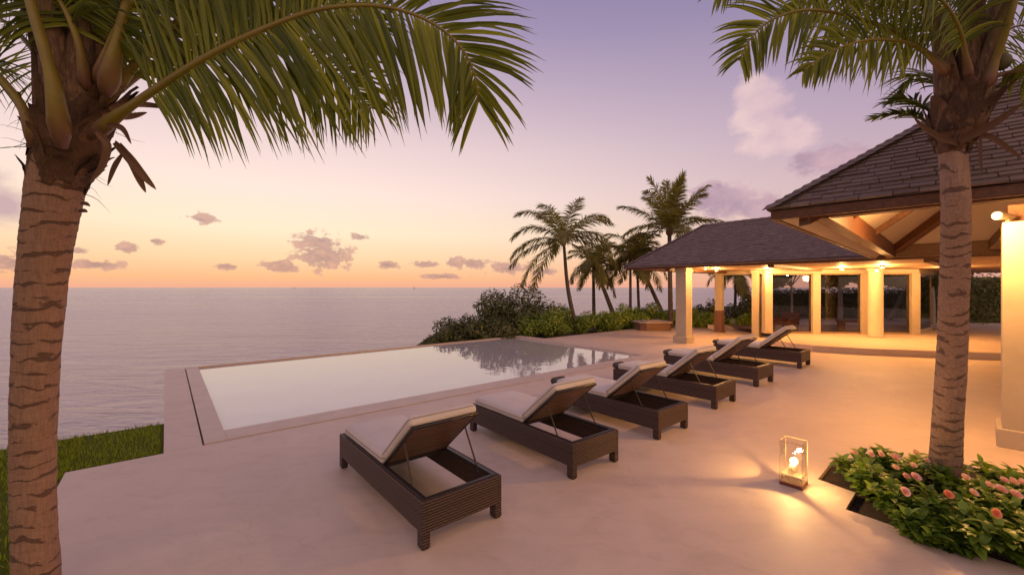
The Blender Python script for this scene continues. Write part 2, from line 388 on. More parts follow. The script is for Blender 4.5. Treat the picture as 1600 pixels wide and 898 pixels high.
# palm bark with leaf-scar rings
def bark(name, dark, light, scar, pitch=.1, thr=.55):
    m, t, b, tc = base_mat(name); s = t.new('ShaderNodeSeparateXYZ'); t.l.new(tc.outputs['UV'], s.inputs[0])
    ob = tc.outputs['Object']
    lo = t.noise(t.mapv(ob, (1, 1, .6)), 3.2, 3, .5)
    lv = t.m('ADD', s.outputs[1], t.m('ADD', t.m('MULTIPLY', t.m('SUBTRACT', lo, .5), .34), t.m('MULTIPLY', t.noise(t.mapv(ob, (.1,.1,1)), 3.0, 2), .22)))
    row = t.m('DIVIDE', lv, pitch); fl = t.m('FLOOR', row); fr = t.m('FRACT', row)
    gate = t.noise(t.mapv(ob, (1, 1, 2.2)), 5.5, 5, .6)
    width = t.m('MULTIPLY_ADD', t.m('SUBTRACT', gate, .42), 2.1, 0.0)     # scars swell and vanish around the trunk
    band = t.m('LESS_THAN', fr, width)
    edge = t.m('MULTIPLY_ADD', t.m('SUBTRACT', width, fr), 9, 0, clamp=True)
    nf = t.noise(t.mapv(ob, (1, 1, 3.5)), 16, 7, .75)
    ng = t.noise(t.mapv(ob, (9, 9, 1)), 9, 5, .7)
    c = t.mix(.5, t.ramp(nf, [(.28, dark+(1,)), (.7, light+(1,))]), t.ramp(ng, [(.3, dark+(1,)), (.62, light+(1,))]))
    c = t.mix(t.m('MULTIPLY', edge, .72), c, scar+(1,))
    t.put(b.inputs['Base Color'], c); b.inputs['Roughness'].default_value = .85
    h = t.m('SUBTRACT', t.m('ADD', t.m('MULTIPLY', nf, .5), t.m('MULTIPLY', ng, .35)), t.m('MULTIPLY', edge, .8))
    t.put(b.inputs['Normal'], t.bump(h, .8, .012)); return m
M['bark'] = bark('palm_bark', (.16,.088,.056), (.36,.215,.14), (.055,.03,.02), .105)
M['barkr'] = bark('palm_bark_grey', (.17,.10,.07), (.42,.27,.19), (.07,.035,.025), .12)
M['barkfar'] = simple('trunk_bark', (.11,.085,.075), .85, .35, 8, .4, 30)
M['whitebark'] = simple('pale_bark', (.30,.26,.24), .85, .2, 8, .4, 30)
m, t, b, tc = base_mat('palm_fibre'); ob = tc.outputs['Object']
n = t.noise(t.mapv(ob, (14, 14, 3), rot=(.4,.3,0)), 6, 8, .75, 1.0); n2 = t.noise(ob, 6, 3)
c = t.mix(.5, t.ramp(n, [(.3, (.06,.03,.016,1)), (.5, (.20,.11,.062,1)), (.68, (.42,.26,.155,1))]), t.ramp(n2, [(.35, (.09,.045,.024,1)), (.65, (.38,.22,.125,1))]))
at_ = t.new('ShaderNodeAttribute', attribute_name='rnd'); c = t.mix(1.0, c, t.ramp(at_.outputs['Fac'], [(0, (.35,.32,.30,1)), (1, (1.0,.95,.9,1))]), 'MULTIPLY')
t.put(b.inputs['Base Color'], c); b.inputs['Roughness'].default_value = .9; t.put(b.inputs['Normal'], t.bump(n, 1, .03)); M['fibre'] = m
# petiole: brown at the base, olive green beyond (by distance along, stored in uv.y)
def petmat(name, g1, g2):
    m, t, b, tc = base_mat(name); s = t.new('ShaderNodeSeparateXYZ'); t.l.new(tc.outputs['UV'], s.inputs[0])
    n = t.noise(tc.outputs['Object'], 14, 6, .65)
    y = t.m('ADD', s.outputs[1], t.m('MULTIPLY', t.m('SUBTRACT', n, .5), .35))
    n3 = t.noise(tc.outputs['Object'], 5, 4, .6)
    c = t.mix(t.ramp(y, [(.08, 0), (.30, 1)]), (.17,.085,.045,1), t.mix(n3, g1+(1,), g2+(1,)))
    t.put(b.inputs['Base Color'], c); b.inputs['Roughness'].default_value = .45; t.put(b.inputs['Normal'], t.bump(n, .3, .01)); return m
M['petiole'] = petmat('petiole_skin', (.12,.085,.006), (.27,.21,.02))
m, t, b, tc = base_mat('old_leaf_base'); sp_x = t.new('ShaderNodeSeparateXYZ'); t.l.new(tc.outputs['UV'], sp_x.inputs[0])
n = t.noise(t.mapv(tc.outputs['Object'], (12,12,2.2)), 5, 7, .72, .6); n3 = t.noise(tc.outputs['Object'], 4, 4, .6)
c = t.mix(t.ramp(t.m('ADD', sp_x.outputs[1], t.m('MULTIPLY', t.m('SUBTRACT', n3, .5), 1.4)), [(.45, 0), (1.0, .8)]), t.ramp(n, [(.3, (.05,.026,.014,1)), (.5, (.17,.095,.052,1)), (.7, (.34,.21,.12,1))]), (.16,.13,.02,1))
t.put(b.inputs['Base Color'], c); b.inputs['Roughness'].default_value = .8; t.put(b.inputs['Normal'], t.bump(n, .9, .02)); M['boot'] = m
M['husk'] = simple('coconut_husk', (.09,.085,.03), .5, .2, 6, .2, 30)

# ------------------------------------------------------------------ ground, terrace, pool, sea
random.seed(4)
def smooth(a, b, x):
    x = max(0, min(1, (x-a)/(b-a))); return x*x*(3-2*x)
def coast(u):          # v of the bluff edge
    if u < -.2: return 8.0
    if u < 6.5: return 13.3
    return 13.3+min(1, (u-6.5)/5)*6 + min(1, max(0, (u-12)/12))*3
mb = MB(); us = [-400,-200,-80,-40,-20,-10,-6,-3,-1.5,-.6,-.2,-.199]+[x*.8 for x in range(0, 60)]+[52,60,80,120,200,400]
vs_ = [-400,-150,-60,-30,-10,-2,4]+[6+i*.5 for i in range(0, 60)]+[40,50]
us = sorted(set(us)); nn = len(vs_)
def tz(u, v):
    d = v-coast(u); z = -.16
    if d > 0: z = -.16-smooth(0, 7, d)*10.5 if u < 6.5 else -.16-smooth(0, 12, d)*10.5
    if d > 0: z += noise.noise(Vector((u*.5, v*.5, 0)))*.5*smooth(0, 4, d)
    if -.9 <= u < 7.2 and v > 6.5: z = min(z, -2.4)
    return z
mb.add([W(u, v, tz(u, v)) for u in us for v in vs_], [(i*nn+j, (i+1)*nn+j, (i+1)*nn+j+1, i*nn+j+1) for i in range(len(us)-1) for j in range(nn-1)])
tag(mb.build('ground', M['groundsoil'], smooth=True), kind='structure')
# sea: rings from near to beyond the horizon
mb = MB(); rings = [0]+[6*1.35**k for k in range(30)]; seg = 48
vv = [(0,0,SEA)]; ff = []
for r_ in rings[1:]:
    vv += [(r_*math.cos(2*PI*k/seg), r_*math.sin(2*PI*k/seg), SEA) for k in range(seg)]
for k in range(seg): ff.append((0, 1+k, 1+(k+1)%seg))
for i in range(len(rings)-2):
    for k in range(seg): ff.append((1+i*seg+k, 1+(i+1)*seg+k, 1+(i+1)*seg+(k+1)%seg, 1+i*seg+(k+1)%seg))
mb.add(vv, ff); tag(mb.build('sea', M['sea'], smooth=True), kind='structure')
# lawn: wedge to the left of the terrace with the grass bank edge
mb = MB(); G = []
lu = [-60,-30,-15,-8,-5,-3.5,-2.6,-2,-1.5,-1.1,-.8,-.5,-.25,-.02]; lv = [-60,-20,-8,-2,1,3,5,6,6.5,7,7.4,7.8,8.1,8.3,8.45,8.6,8.7,8.9,9.1]
mb.add([W(u, v, -.05+noise.noise(Vector((u, v, 3)))*.012-(0 if v < 8.65 else (v-8.65)*7)) for u in lu for v in lv],
       [(i*len(lv)+j, (i+1)*len(lv)+j, (i+1)*len(lv)+j+1, i*len(lv)+j+1) for i in range(len(lu)-1) for j in range(len(lv)-1)])
tag(mb.build('lawn', M['lawn'], smooth=True), kind='structure')

mb = MB(); rg = random.Random(9)
for _ in range(16000):
    if rg.random() < .6: u = rg.uniform(-6, -.06); v = rg.uniform(6.93, 8.62)
    else: u = -.9-rg.random()**2*3.5; v = rg.uniform(1.5, 8.6)
    if u > -.9 and v < 6.93: continue
    p = W(u, v, -.052); h_ = rg.uniform(.03, .075); a_ = rg.uniform(0, PI); w_ = Vector((math.cos(a_), math.sin(a_), 0))*.006; l_ = Vector((rg.uniform(-.03, .03), rg.uniform(-.03, .03), h_))
    mb.add([p-w_, p+w_, p+l_], [(0,1,2)], r=rg.random())
tag(mb.build('grass', M['leafgrass']), 'short olive green grass blades on the lawn strip', 'grass', kind='stuff')

# flower bed outline (terrace has a hole there)
BED = [at(1305,714), at(1278,748), at(1337,769), at(1321,795), at(1394,820), at(1459,841), at(1521,862), at(1600,886), at(1760,935), at(1900,860), at(1750,775), at(1560,742), at(1500,722)]
PU0, PU1, PV0, PV1 = .66, 11.45, 7.42, 13.72      # pool water rectangle
def poly_obj(name, outer, holes, z, mat, thick=None):
    cu_ = bpy.data.curves.new(name, 'CURVE'); cu_.dimensions = '2D'; cu_.fill_mode = 'BOTH'
    for lp in [outer]+holes:
        sp = cu_.splines.new('POLY'); sp.points.add(len(lp)-1); sp.use_cyclic_u = True
        for i, p in enumerate(lp): sp.points[i].co = (p[0], p[1], 0, 1)
    if thick: cu_.extrude = thick/2
    o = bpy.data.objects.new(name, cu_); COL.objects.link(o)
    dg = bpy.context.evaluated_depsgraph_get(); me = bpy.data.meshes.new_from_object(o.evaluated_get(dg))
    bpy.data.objects.remove(o); me.materials.clear(); me.materials.append(mat)
    o = bpy.data.objects.new(name, me); COL.objects.link(o); o.location.z = z-(thick/2 if thick else 0); return o
terr = [W(-.88, -30), W(-.88, 6.9), W(-.02, 6.9), W(-.02, 13.86), W(11.95, 13.86), W(12.05, 12.45), W(40, 12.45), W(40, -30)]
# the terrace: all of the plaster floor with holes for pool (with coping) and bed
CO = [W(.38, 6.92), W(.38, 13.84), W(11.93, 13.84), W(11.93, 6.92)]
tag(poly_obj('terrace', terr, [CO, BED], 0, M['terrace'], .14), kind='structure')
# coping ring
mb = MB(); e = .006
Mg = Matrix.Rotation(A1, 4, 'Z')
mb.box(.40, 6.94, -.5, PU0, 13.72, .012, M=Mg); mb.box(PU0+.0, 6.94, -.5, 11.9, PV0, .012, M=Mg)
mb.box(PU1, PV0, -.5, 11.9, 13.82, .012, M=Mg)
mb.box(.40, 13.74, -.9, PU1, 13.83, -.045, M=Mg)     # the thin overflow edge on the sea side
tag(mb.build('pool_coping', M['coping'], bevel=.006), kind='structure')
mb = MB(); mb.box(-.02, 6.9, -3.5, .36, 13.86, -.141, M=Mg); mb.box(.36, 13.68, -3.5, 12, 13.86, -.9, M=Mg); mb.box(-.02, 6.5, -3.5, .3, 6.9, -.141, M=Mg)
tag(mb.build('pool_retaining_wall', M['cream']), kind='structure')
mb = MB(); mb.add([W(PU0, PV0, -.04), W(PU1, PV0, -.04), W(PU1, 13.74, -.04), W(PU0, 13.74, -.04)], [(0,1,2,3)])
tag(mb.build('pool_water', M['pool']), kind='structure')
# bed soil
tag(poly_obj('bed_soil', [p+(p-at(1450,770)).normalized()*.02 for p in BED], [], -.05, M['soil']), kind='structure')
mb = MB(); mb.lathe([(.22,-.13),(.22,.004),(.0,.004)], *P(58,939,2.8)[:2], 28)
tag(mb.build('tree_pit_soil', M['soil']), kind='structure')

# raised pavilion platform with a curved step
front = [at(1206,539), at(1232,544), at(1270,549), at(1350,554), at(1450,558), at(1563,562), at(1700,566)]
poly = [(p.x, p.y) for p in front]+[(24, 11.2), (26, 21.5), (10.05, 21.5), (at(1206,517).x, at(1206,517).y)]
mb = MB(); mb.prism(poly, -.1, .2)
tag(mb.build('raised_platform', M['terrace'], bevel=.01), kind='structure')
mb = MB(); mb.prism([(10.9, 17.65), (16.6, 17.3), (19.5, 19.2), (19.5, 21.3), (10.9, 21.3)], .2, .206)
tag(mb.build('interior_floor', M['deck']), kind='structure')
mb = MB(); mb.prism([(9, 22.5), (34, 20), (34, 27.2), (11, 28.6)], -.1, -.05)
tag(mb.build('garden_path', M['paving']), kind='structure')

# ------------------------------------------------------------------ roofs
def shingle_face(mb, o, ex, ey, nrm, L0, L1, slope_len, cut0, cut1, row=.13, wd=.19, thick=.018, jag=.012):
    """o: eave start; ex along eave, ey up the slope. The row at height s runs from L0+cut0*s to L1-cut1*s"""
    n = int(slope_len/row)
    for i in range(n+1):
        s0 = i*row; s1 = min(slope_len, s0+row*1.25)
        a = L0+cut0*s0; bnd = L1-cut1*s0
        if bnd-a < .05: break
        x = a-random.random()*wd*.5; x = a
        while x < bnd:
            w_ = min(wd*random.uniform(.6, 1.4), bnd-x)
            j = random.uniform(-jag, jag); th = thick*random.uniform(.8, 1.5); g = .003
            a0 = o+ex*(x+g)+ey*(s0+j); a1 = o+ex*(x+w_-g)+ey*(s0+j)
            sh = min(max(0, cut0)*(s1-s0), w_) if x == a else 0
            b0 = o+ex*(x+g+sh)+ey*s1; b1 = o+ex*(x+w_-g)+ey*s1
            mb.add([a0, a1, b1, b0, a0+nrm*th, a1+nrm*th, b1+nrm*.004, b0+nrm*.004],
                   [(4,5,6,7), (0,1,5,4), (1,2,6,5), (3,0,4,7)])
            x += w_
def hip_roof(ang, N, lu_, lv_, z0, pitch, dmax, matn, parent, row, wd, soff=None, thick=.06):
    """N: near-left eave corner; u runs lu_ away, -v runs lv_ right. dmax: plan depth from eave to ridge."""
    U = Vector((math.cos(ang), math.sin(ang), 0)); V = Vector((-math.sin(ang), math.cos(ang), 0)); Zv = Vector((0,0,1))
    N = Vector((N[0], N[1], z0)); d = dmax; hr = d*pitch; k = math.sqrt(1+pitch*pitch)
    def pt(u, v, z): return N+U*u-V*v+Zv*z
    mb = MB()
    # deck under the shingles
    c_ = [pt(0,0,0), pt(lu_,0,0), pt(lu_,lv_,0), pt(0,lv_,0)]
    t_ = [pt(d,d,hr), pt(lu_-d,d,hr), pt(lu_-d,lv_,hr), pt(d,lv_,hr)]
    off = -Zv*.01
    mb.add([p+off for p in c_+t_], [(3,0,4,7), (0,1,5,4), (1,2,6,5), (4,5,6,7)], r=.3)
    # near face (facing -u)
    nrm = (-U*pitch+Zv).normalized()
    shingle_face(mb, pt(0,0,0), -V, (U+Zv*pitch)/k, nrm, 0, lv_, d*k, 1/k, 0, row, wd)
    nrm = (V*pitch+Zv).normalized()          # left face
    shingle_face(mb, pt(0,0,0), U, (-V+Zv*pitch)/k, nrm, 0, lu_, d*k, 1/k, 1/k, row, wd)
    # hip caps
    for (p0, p1) in ((pt(0,0,0), pt(d,d,hr)), (pt(lu_,0,0), pt(lu_-d,d,hr))):
        n_ = max(2, int((p1-p0).length/row/1.3)); dr = (p1-p0)/n_; sd_ = dr.cross(Zv).normalized()
        for i in range(n_):
            q = p0+dr*i; q2 = q+dr*1.15
            mb.add([q-sd_*.11+Zv*.012, q+Zv*.055, q+sd_*.11+Zv*.012, q2-sd_*.11+Zv*.0, q2+Zv*.035, q2+sd_*.11+Zv*.0], [(0,1,4,3), (1,2,5,4), (0,2,1)])
    # ridge caps
    n_ = int(lv_/.3)
    for i in range(n_):
        y0 = d+i*.3
        if y0 > lv_: break
        mb.add([pt(d-.1,y0,hr-.03), pt(d,y0,hr+.05), pt(d+.1,y0,hr-.03), pt(d-.1,y0+.33,hr-.045), pt(d,y0+.33,hr+.035), pt(d+.1,y0+.33,hr-.045)], [(0,1,4,3), (1,2,5,4), (0,2,1)])
    ro = mb.build('roof', M[matn], parent)
    return U, V, pt, ro

# --- pavilion -------------------------------------------------------------
random.seed(11)
E1 = .86; zE1 = H+E1
UE = 13.5*E1/.79; VE = 9.6*E1/.79; D1 = 2.07*E1/.79
pav = thing('pavilion', 'long low pavilion with mauve shingled roof, cream columns and glass walls beyond the loungers', 'pavilion')
k1 = W(UE, VE)
hip_roof(A1, k1, D1*2, 15.5, zE1, 1.54/2.07, D1, 'shingle2', pav, .105, .16)
CZ = H+.745      # ceiling
mb = MB()
mb.box(UE+.06, VE-15.4, CZ-.02, UE+.20, VE-.06, zE1-.02, M=Mg); mb.box(UE+.2, VE-.20, CZ-.02, UE+9, VE-.06, zE1-.03, M=Mg)
mb.build('fascia', M['beam'], pav, bevel=.008)
mb = MB(); mb.tube([W(UE-.02, VE, zE1-.05), W(UE-.02, VE-15.4, zE1-.05)], .035, 8); mb.tube([W(UE-.02, VE+.02, zE1-.05), W(UE+5, VE+.02, zE1-.05)], .03, 8)
mb.build('eave_trim', M['trim'], pav)
mb = MB(); mb.prism([W(UE+.205, VE-.205), W(UE+9, VE-.205), (26, 21.4), (24, 4), W(UE+.205, VE-15.4)], CZ, CZ+.06)
mb.build('ceiling', M['ceiling'], pav)
mb = MB(); mb.prism([W(UE+D1*2-.3, VE-.3), W(UE+9, VE-.3), (26, 21.5), (24, 4), W(UE+D1*2-.3, VE-15.4)], CZ+.07, CZ+.22)
mb.build('flat_roof', M['trim'], pav)
# ceiling boards / beams seen from the terrace
mb = MB()
for k in range(4):
    vv0 = VE-1.8-k*3.6
    mb.box(UE+.25, vv0-.09, CZ-.10, UE+5.4, vv0+.09, CZ-.002, M=Mg)
mb.build('ceiling_beam', M['beam'], pav)
def sqcol(px, py, zf, wd, ztop, parent, ang=A1, plinth=True, brown=False):
    d = FPX*(H-zf)/(py-449.0)+wd*.5; c = Vector(((px-800)/FPX*d, d, 0))
    Mt = Matrix.Translation(c) @ Matrix.Rotation(ang, 4, 'Z'); h_ = wd/2
    mb = MB(Mt); mb.box(-h_,-h_,zf,h_,h_,ztop); mb.box(-h_-.03,-h_-.03,ztop-.14,h_+.03,h_+.03,ztop-.002)
    o = mb.build('column', M['cream'], parent, bevel=.015)
    if plinth:
        mb = MB(Mt); mb.box(-h_-.07,-h_-.07,zf,h_+.07,h_+.07,zf+.26); mb.build('column_base', M['cream'], o, bevel=.015)
    if brown:
        mb = MB(Mt); mb.box(-h_-.02,-h_-.02,zf,h_+.02,h_+.02,zf+1.02); mb.box(-h_-.05,-h_-.05,zf,h_+.05,h_+.05,zf+.06)
        q = mb.build('column_cladding', M['brownclad'], o, bevel=.01, label='brown lower cladding')
    return c
C1 = sqcol(1068, 536, 0, .42, CZ, pav)
C2 = sqcol(1124, 519, 0, .30, CZ, pav, plinth=False, brown=True)
C3 = sqcol(1182, 526, 0, .29, CZ, pav, plinth=False)
C3b = sqcol(1076, 529, 0, .20, CZ, pav, plinth=False)
# round column
d6 = FPX*(H-.2)/(528-449)+.28; C6 = Vector((568/FPX*d6, d6, 0))
mb = MB(); mb.lathe([(.26,.2),(.26,.25),(.235,.27),(.23,CZ-.12),(.28,CZ-.08),(.28,CZ)], C6.x, C6.y, 36)
oc = mb.build('column', M['cream'], pav, smooth=False, label='round cream column'); 
for p_ in oc.data.polygons:
    if abs(p_.normal.z) < .5: p_.use_smooth = True
# glass wall along the platform
gA = Vector((10.62, 17.42, 0)); gB = Vector((16.35, 17.05, 0)); gC = Vector((19.0, 19.0, 0)); gZ0, gZ1 = .2, CZ-.17
def wallbits(a, b, fracs, name='window'):
    d = (b-a); L = d.length; ang = math.atan2(d.y, d.x); Mt = Matrix.Translation(a) @ Matrix.Rotation(ang, 4, 'Z')
    for i in range(len(fracs)-1):
        x0, x1 = fracs[i]*L, fracs[i+1]*L
        mb = MB(Mt)
        mb.box(x0+.10, -.03, gZ0+.01, x1-.10, .03, gZ0+.07); mb.box(x0+.10, -.03, gZ1-.05, x1-.10, .03, gZ1)
        mb.box(x0+.06, -.03, gZ0+.01, x0+.10, .03, gZ1); mb.box(x1-.10, -.03, gZ0+.01, x1-.06, .03, gZ1)
        fo = mb.build('window', M['bronze'], pav)
        mb = MB(Mt); mb.box(x0+.10, -.006, gZ0+.07, x1-.10, .006, gZ1-.05); mb.build('pane', M['glass'], fo)
    return Mt, L
Mt, L = wallbits(gA, gB, [0, .33, .66, 1.0])
mb = MB(Mt); mb.box(-.12, -.13, gZ1, L+.12, .13, CZ-.002); mb.build('header_beam', M['cream'], pav, bevel=.01)
for fx, wv in ((0, .30), (.33, .30), (.66, .22), (1.0, .32)):
    mb = MB(Mt); mb.box(fx*L-wv/2, -.14, .2, fx*L+wv/2, .14, gZ1); mb.build('column', M['cream'], pav, bevel=.01)
Mt2, L2 = wallbits(gB, gC, [.04, 1.0])
mb = MB(Mt2); mb.box(.2, -.1, gZ1, L2, .1, CZ-.002); mb.build('header_beam', M['cream'], pav, bevel=.01)
mb = MB(Mt2); mb.box(.2, -.06, .2, L2, .06, .32); mb.build('low_sill', M['cream'], pav, bevel=.01)
# back header towards the sea side
mb = MB(); mb.box(0, 0, 0, 1, 1, 1, M=Matrix.Translation(C2+Vector((0,-.1,CZ-.17))) @ Matrix.Rotation(math.atan2(gA.y-C2.y, gA.x-C2.x), 4, 'Z') @ Matrix.Diagonal((((gA-C2).length), .2, .168, 1)))
mb.build('header_beam', M['cream'], pav, bevel=.01)

# --- main house roof ------------------------------------------------------
random.seed(12)
A2 = R(43.9); E2 = .88; zE2 = H+E2
Nn = Vector((3.3*E2, 5.42*E2, 0)); LU2 = 9.6; LV2 = 16.0; PT2 = .777; D2 = 4.8
house = thing('main_house', 'near house corner with steep brown shingled roof, exposed beams and a cream pillar', 'house')
U2, V2, pt2, _ = hip_roof(A2, Nn, LU2, LV2, zE2, PT2, D2, 'shingle', house, .09, .2)
Mh = Matrix.Translation(Nn) @ Matrix.Rotation(A2, 4, 'Z')       # local: x = u, y = v (inside is negative y)
mb = MB(Mh)
mb.box(.03, -LV2, zE2-.115, .08, -.03, zE2-.012); mb.box(.08, -.08, zE2-.115, LU2-.08, -.03, zE2-.012); mb.box(LU2-.08, -LV2, zE2-.115, LU2-.03, -.03, zE2-.012)
mb.build('fascia', M['beam'], house, bevel=.006)
def inset_beam(x0, y0, x1, y1, z0, z1, wd):
    a = Vector((x0, y0, 0)); b_ = Vector((x1, y1, 0)); d = b_-a
    return Mh @ Matrix.Translation(a) @ Matrix.Rotation(math.atan2(d.y, d.x), 4, 'Z'), d.length
# perimeter beams under the eaves
i_ = .42
for (x0, y0, x1, y1) in ((i_, -i_, LU2-i_, -i_), (i_, -i_-.09, i_, -LV2), (LU2-i_, -i_-.09, LU2-i_, -LV2)):
    Mx, l_ = inset_beam(x0, y0, x1, y1, 0, 0, .16)
    mb = MB(Mx); mb.box(0, -.08, zE2-.10, l_, .08, zE2+.2); mb.build('perimeter_beam', M['beam'], house, bevel=.01)
# underside lining
mb = MB(Mh); q = -.10
def ptl(u, v, z): return (u, -v, zE2+z)
hr = D2*PT2
a0, a1, a2_, a3 = ptl(.09,.09,q), ptl(LU2-.09,.09,q), ptl(LU2-.09,LV2,q), ptl(.09,LV2,q)
b0, b1, b2, b3 = ptl(D2,D2,hr-.12), ptl(LU2-D2,D2,hr-.12), ptl(LU2-D2,LV2,hr-.12), ptl(D2,LV2,hr-.12)
mb.add([a0,a1,a2_,a3,b0,b1,b2,b3], [(0,4,5,1), (1,5,6,2), (3,7,4,0)]); mb.build('soffit', M['soffit'], house)
# hip rafters and common rafters
def raft(p0, p1, wd=.12, dp=.22, name='rafter'):
    p0 = Vector(p0); p1 = Vector(p1); d = p1-p0; s_ = d.cross(Vector((0,0,1))).normalized()*wd/2; up = Vector((0,0,dp))
    mb = MB(Mh); v_ = [p0-s_-up, p0+s_-up, p1+s_-up, p1-s_-up, p0-s_, p0+s_, p1+s_, p1-s_]
    mb.add(v_, [(0,3,2,1), (4,5,6,7), (0,1,5,4), (2,3,7,6), (1,2,6,5), (3,0,4,7)]); return mb.build(name, M['beam'], house, bevel=.008)
zz = -.13
raft(ptl(LU2-.3,.3,zz+.3*PT2-.0), ptl(LU2-D2,D2,hr-.15), .2, .28, 'hip_rafter')
raft(ptl(.3,.3,zz+.3*PT2), ptl(D2,D2,hr-.15), .2, .28, 'hip_rafter')
for uu in (5.0, 2.3):
    raft(ptl(uu,.3,zz+.3*PT2), ptl(uu, min(uu, D2, LU2-uu)-.1, zz+(min(uu, D2, LU2-uu)-.1)*PT2), .11, .16)
for vv in (3.2, 5.6, 8.0):
    raft(ptl(.3,vv,zz+.3*PT2), ptl(D2,vv,hr-.15), .1, .18)
    raft(ptl(LU2-.3,vv,zz+.3*PT2), ptl(LU2-D2,vv,hr-.15), .1, .18)
# pillar
pc = at(1557, 697); PW = .62; PTOP = H+.86
Mp = Matrix.Translation((pc.x, pc.y, 0)) @ Matrix.Rotation(A1+R(2), 4, 'Z')
mb = MB(Mp); mb.box(.05, -PW, 0, PW+.05, -.05, PTOP); pil = mb.build('pillar', M['cream'], house, bevel=.012)
mb = MB(Mp); mb.box(0, -PW-.05, 0, PW+.1, 0, .24); mb.build('plinth', M['cream'], pil, bevel=.01)
mb = MB(Mh)
lpc = Mh.inverted() @ Vector((pc.x, pc.y, 0))
mb.box(lpc.x+.35, lpc.y-8, PTOP+.002, lpc.x+.6, lpc.y-.12, PTOP+.26); mb.box(lpc.x+.6, lpc.y-.4, PTOP+.002, LU2-.5, lpc.y-.2, PTOP+.22); mb.build('tie_beam', M['beam'], house, bevel=.01)

# ------------------------------------------------------------------ lamps
def point(name, loc, power, col=(1,.55,.2), rad=.06, parent=None):
    l = bpy.data.lights.new(name, 'POINT'); l.energy = power; l.color = col; l.shadow_soft_size = rad
    o = bpy.data.objects.new(name, l); COL.objects.link(o); o.location = loc; return o
WARM = (1, .49, .15)
def ceiling_lamp(p, power, label, z=CZ):
    t_ = thing('downlight', label, 'ceiling light', (p[0], p[1], z-.10), 0, 'small ceiling lights of the pavilion')
    mb = MB(); mb.lathe([(.075,.098),(.075,.03),(.055,.02),(.05,.03)], 0, 0, 16); mb.build('housing', M['lampbody'], t_)
    mb = MB(); mb.lathe([(.028,.025),(.028,.014),(.018,.006)], 0, 0, 12); mb.build('bulb', M['bulb'], t_)
    point('downlight_glow', (p[0], p[1], z-.16), power*3.3, WARM, .05)
def wallspot(name, pos, dirx, label, power, off, big=1.0):
    t_ = thing(name, label, 'spotlight', pos, math.atan2(dirx[1], dirx[0]))
    mb = MB(); mb.tube([(-.10*big,0,0), (.14*big,0,.01)], [.035*big,.055*big], 14, M=None); mb.box(-.06*big,-.02*big,-.07*big,-.02*big,.02*big,-.02*big); mb.build('housing', M['lampbody'], t_)
    mb = MB(); mb.tube([(.141*big,0,.01), (.155*big,0,.01), (.175*big,0,.01)], [.05*big,.05*big,.02*big], 14); mb.build('bulb', M['bulb'], t_)
    point(name+'_glow', Vector(pos)+Vector(off), power*3.2, WARM, .14)
lp = Vector((pc.x, pc.y, 0))
wallspot('spotlight', (lp.x+.10, lp.y-.02, PTOP+.07), (-1, -.15), 'bright spotlight on top of the cream pillar under the near roof', 98, (-.55, -.25, .0), 1.0)
wallspot('spotlight', (C6.x-.30, C6.y-.46, CZ-.13), (-.8, -.6), 'bright spotlight at the head of the round cream column', 30, (-.25, -.45, -.2), 1.1)
ceiling_lamp((C1.x+.5, C1.y-.75), 26, 'small ceiling light over the nearest square column of the pavilion')
ceiling_lamp((C1.x+1.7, C1.y+.9), 40, 'small ceiling light between the nearest square column and the brown-clad one')
ceiling_lamp((C3.x-.2, C3.y-1.1), 45, 'small ceiling light in front of the middle cream column of the pavilion')
ceiling_lamp((12.3, 15.6), 60, 'small ceiling light in front of the glass wall, left of the round column')
ceiling_lamp((15.8, 15.2), 60, 'small ceiling light in front of the glass wall, right of the round column')
ceiling_lamp((12.3, 13.9), 50, 'small ceiling light over the middle of the curved step')

# lantern
lc = at(1250, 763); LA = R(-17)
LA = A1+R(2); lan = thing('lantern', 'lit glass box lantern with a brown base on the plaster floor beside the flower bed', 'lantern', lc+Vector((0,.10,0)), LA)
mb = MB(); mb.box(-.105,-.105,0,.105,.105,.035); mb.build('base', M['rosewood'], lan, bevel=.004)
mb = MB(); mb.box(-.092,-.092,.036,.092,.092,.12); mb.build('holder', M['frost'], lan, bevel=.004)
for (x0,y0,x1,y1) in ((-.10,-.10,.10,-.10), (-.10,.10,.10,.10), (-.10,-.10,-.10,.10), (.10,-.10,.10,.10)):
    mb = MB(); mb.add([(x0,y0,.037),(x1,y1,.037),(x1,y1,.465),(x0,y0,.465)], [(0,1,2,3)]); mb.build('glass_pane', M['lglass'], lan)
mb = MB()
for sx_ in (-.1025, .0995):
    for sy_ in (-.1025, .0995): mb.box(sx_, sy_, .036, sx_+.003, sy_+.003, .468)
for sy_ in (-.1025, .0995): mb.box(-.0995, sy_, .464, .0995, sy_+.003, .468)
for sx_ in (-.1025, .0995): mb.box(sx_, -.0995, .464, sx_+.003, .0995, .468)
mb.build('frame', M['bronze'], lan)
mb = MB(); mb.lathe([(.0,.12),(.032,.121),(.034,.17),(.03,.185),(.0,.188)], .03, 0, 16); mb.lathe([(.0,.12),(.028,.121),(.028,.19),(.0,.195)], -.06, 0.01, 16)
mb.build('candle', M['frost'], lan, smooth=True)
mb = MB(); mb.lathe([(.004,.19),(.022,.205),(.036,.23),(.038,.25),(.028,.272),(.006,.285)], .012, 0, 18); mb.build('bulb', M['bulb'], lan, smooth=True)
mb = MB(); mb.lathe([(.003,.196),(.014,.205),(.012,.225),(.001,.245)], -.06, .01, 10); mb.build('flame', M['bulb2'], lan, smooth=True)
point('lantern_glow', lan.location+Vector((.012,-.0,.315)), 22, (1,.56,.18), .028)
point('lantern_glow', lan.location+Vector((-.06,.01,.262)), 5, (1,.56,.18), .015)

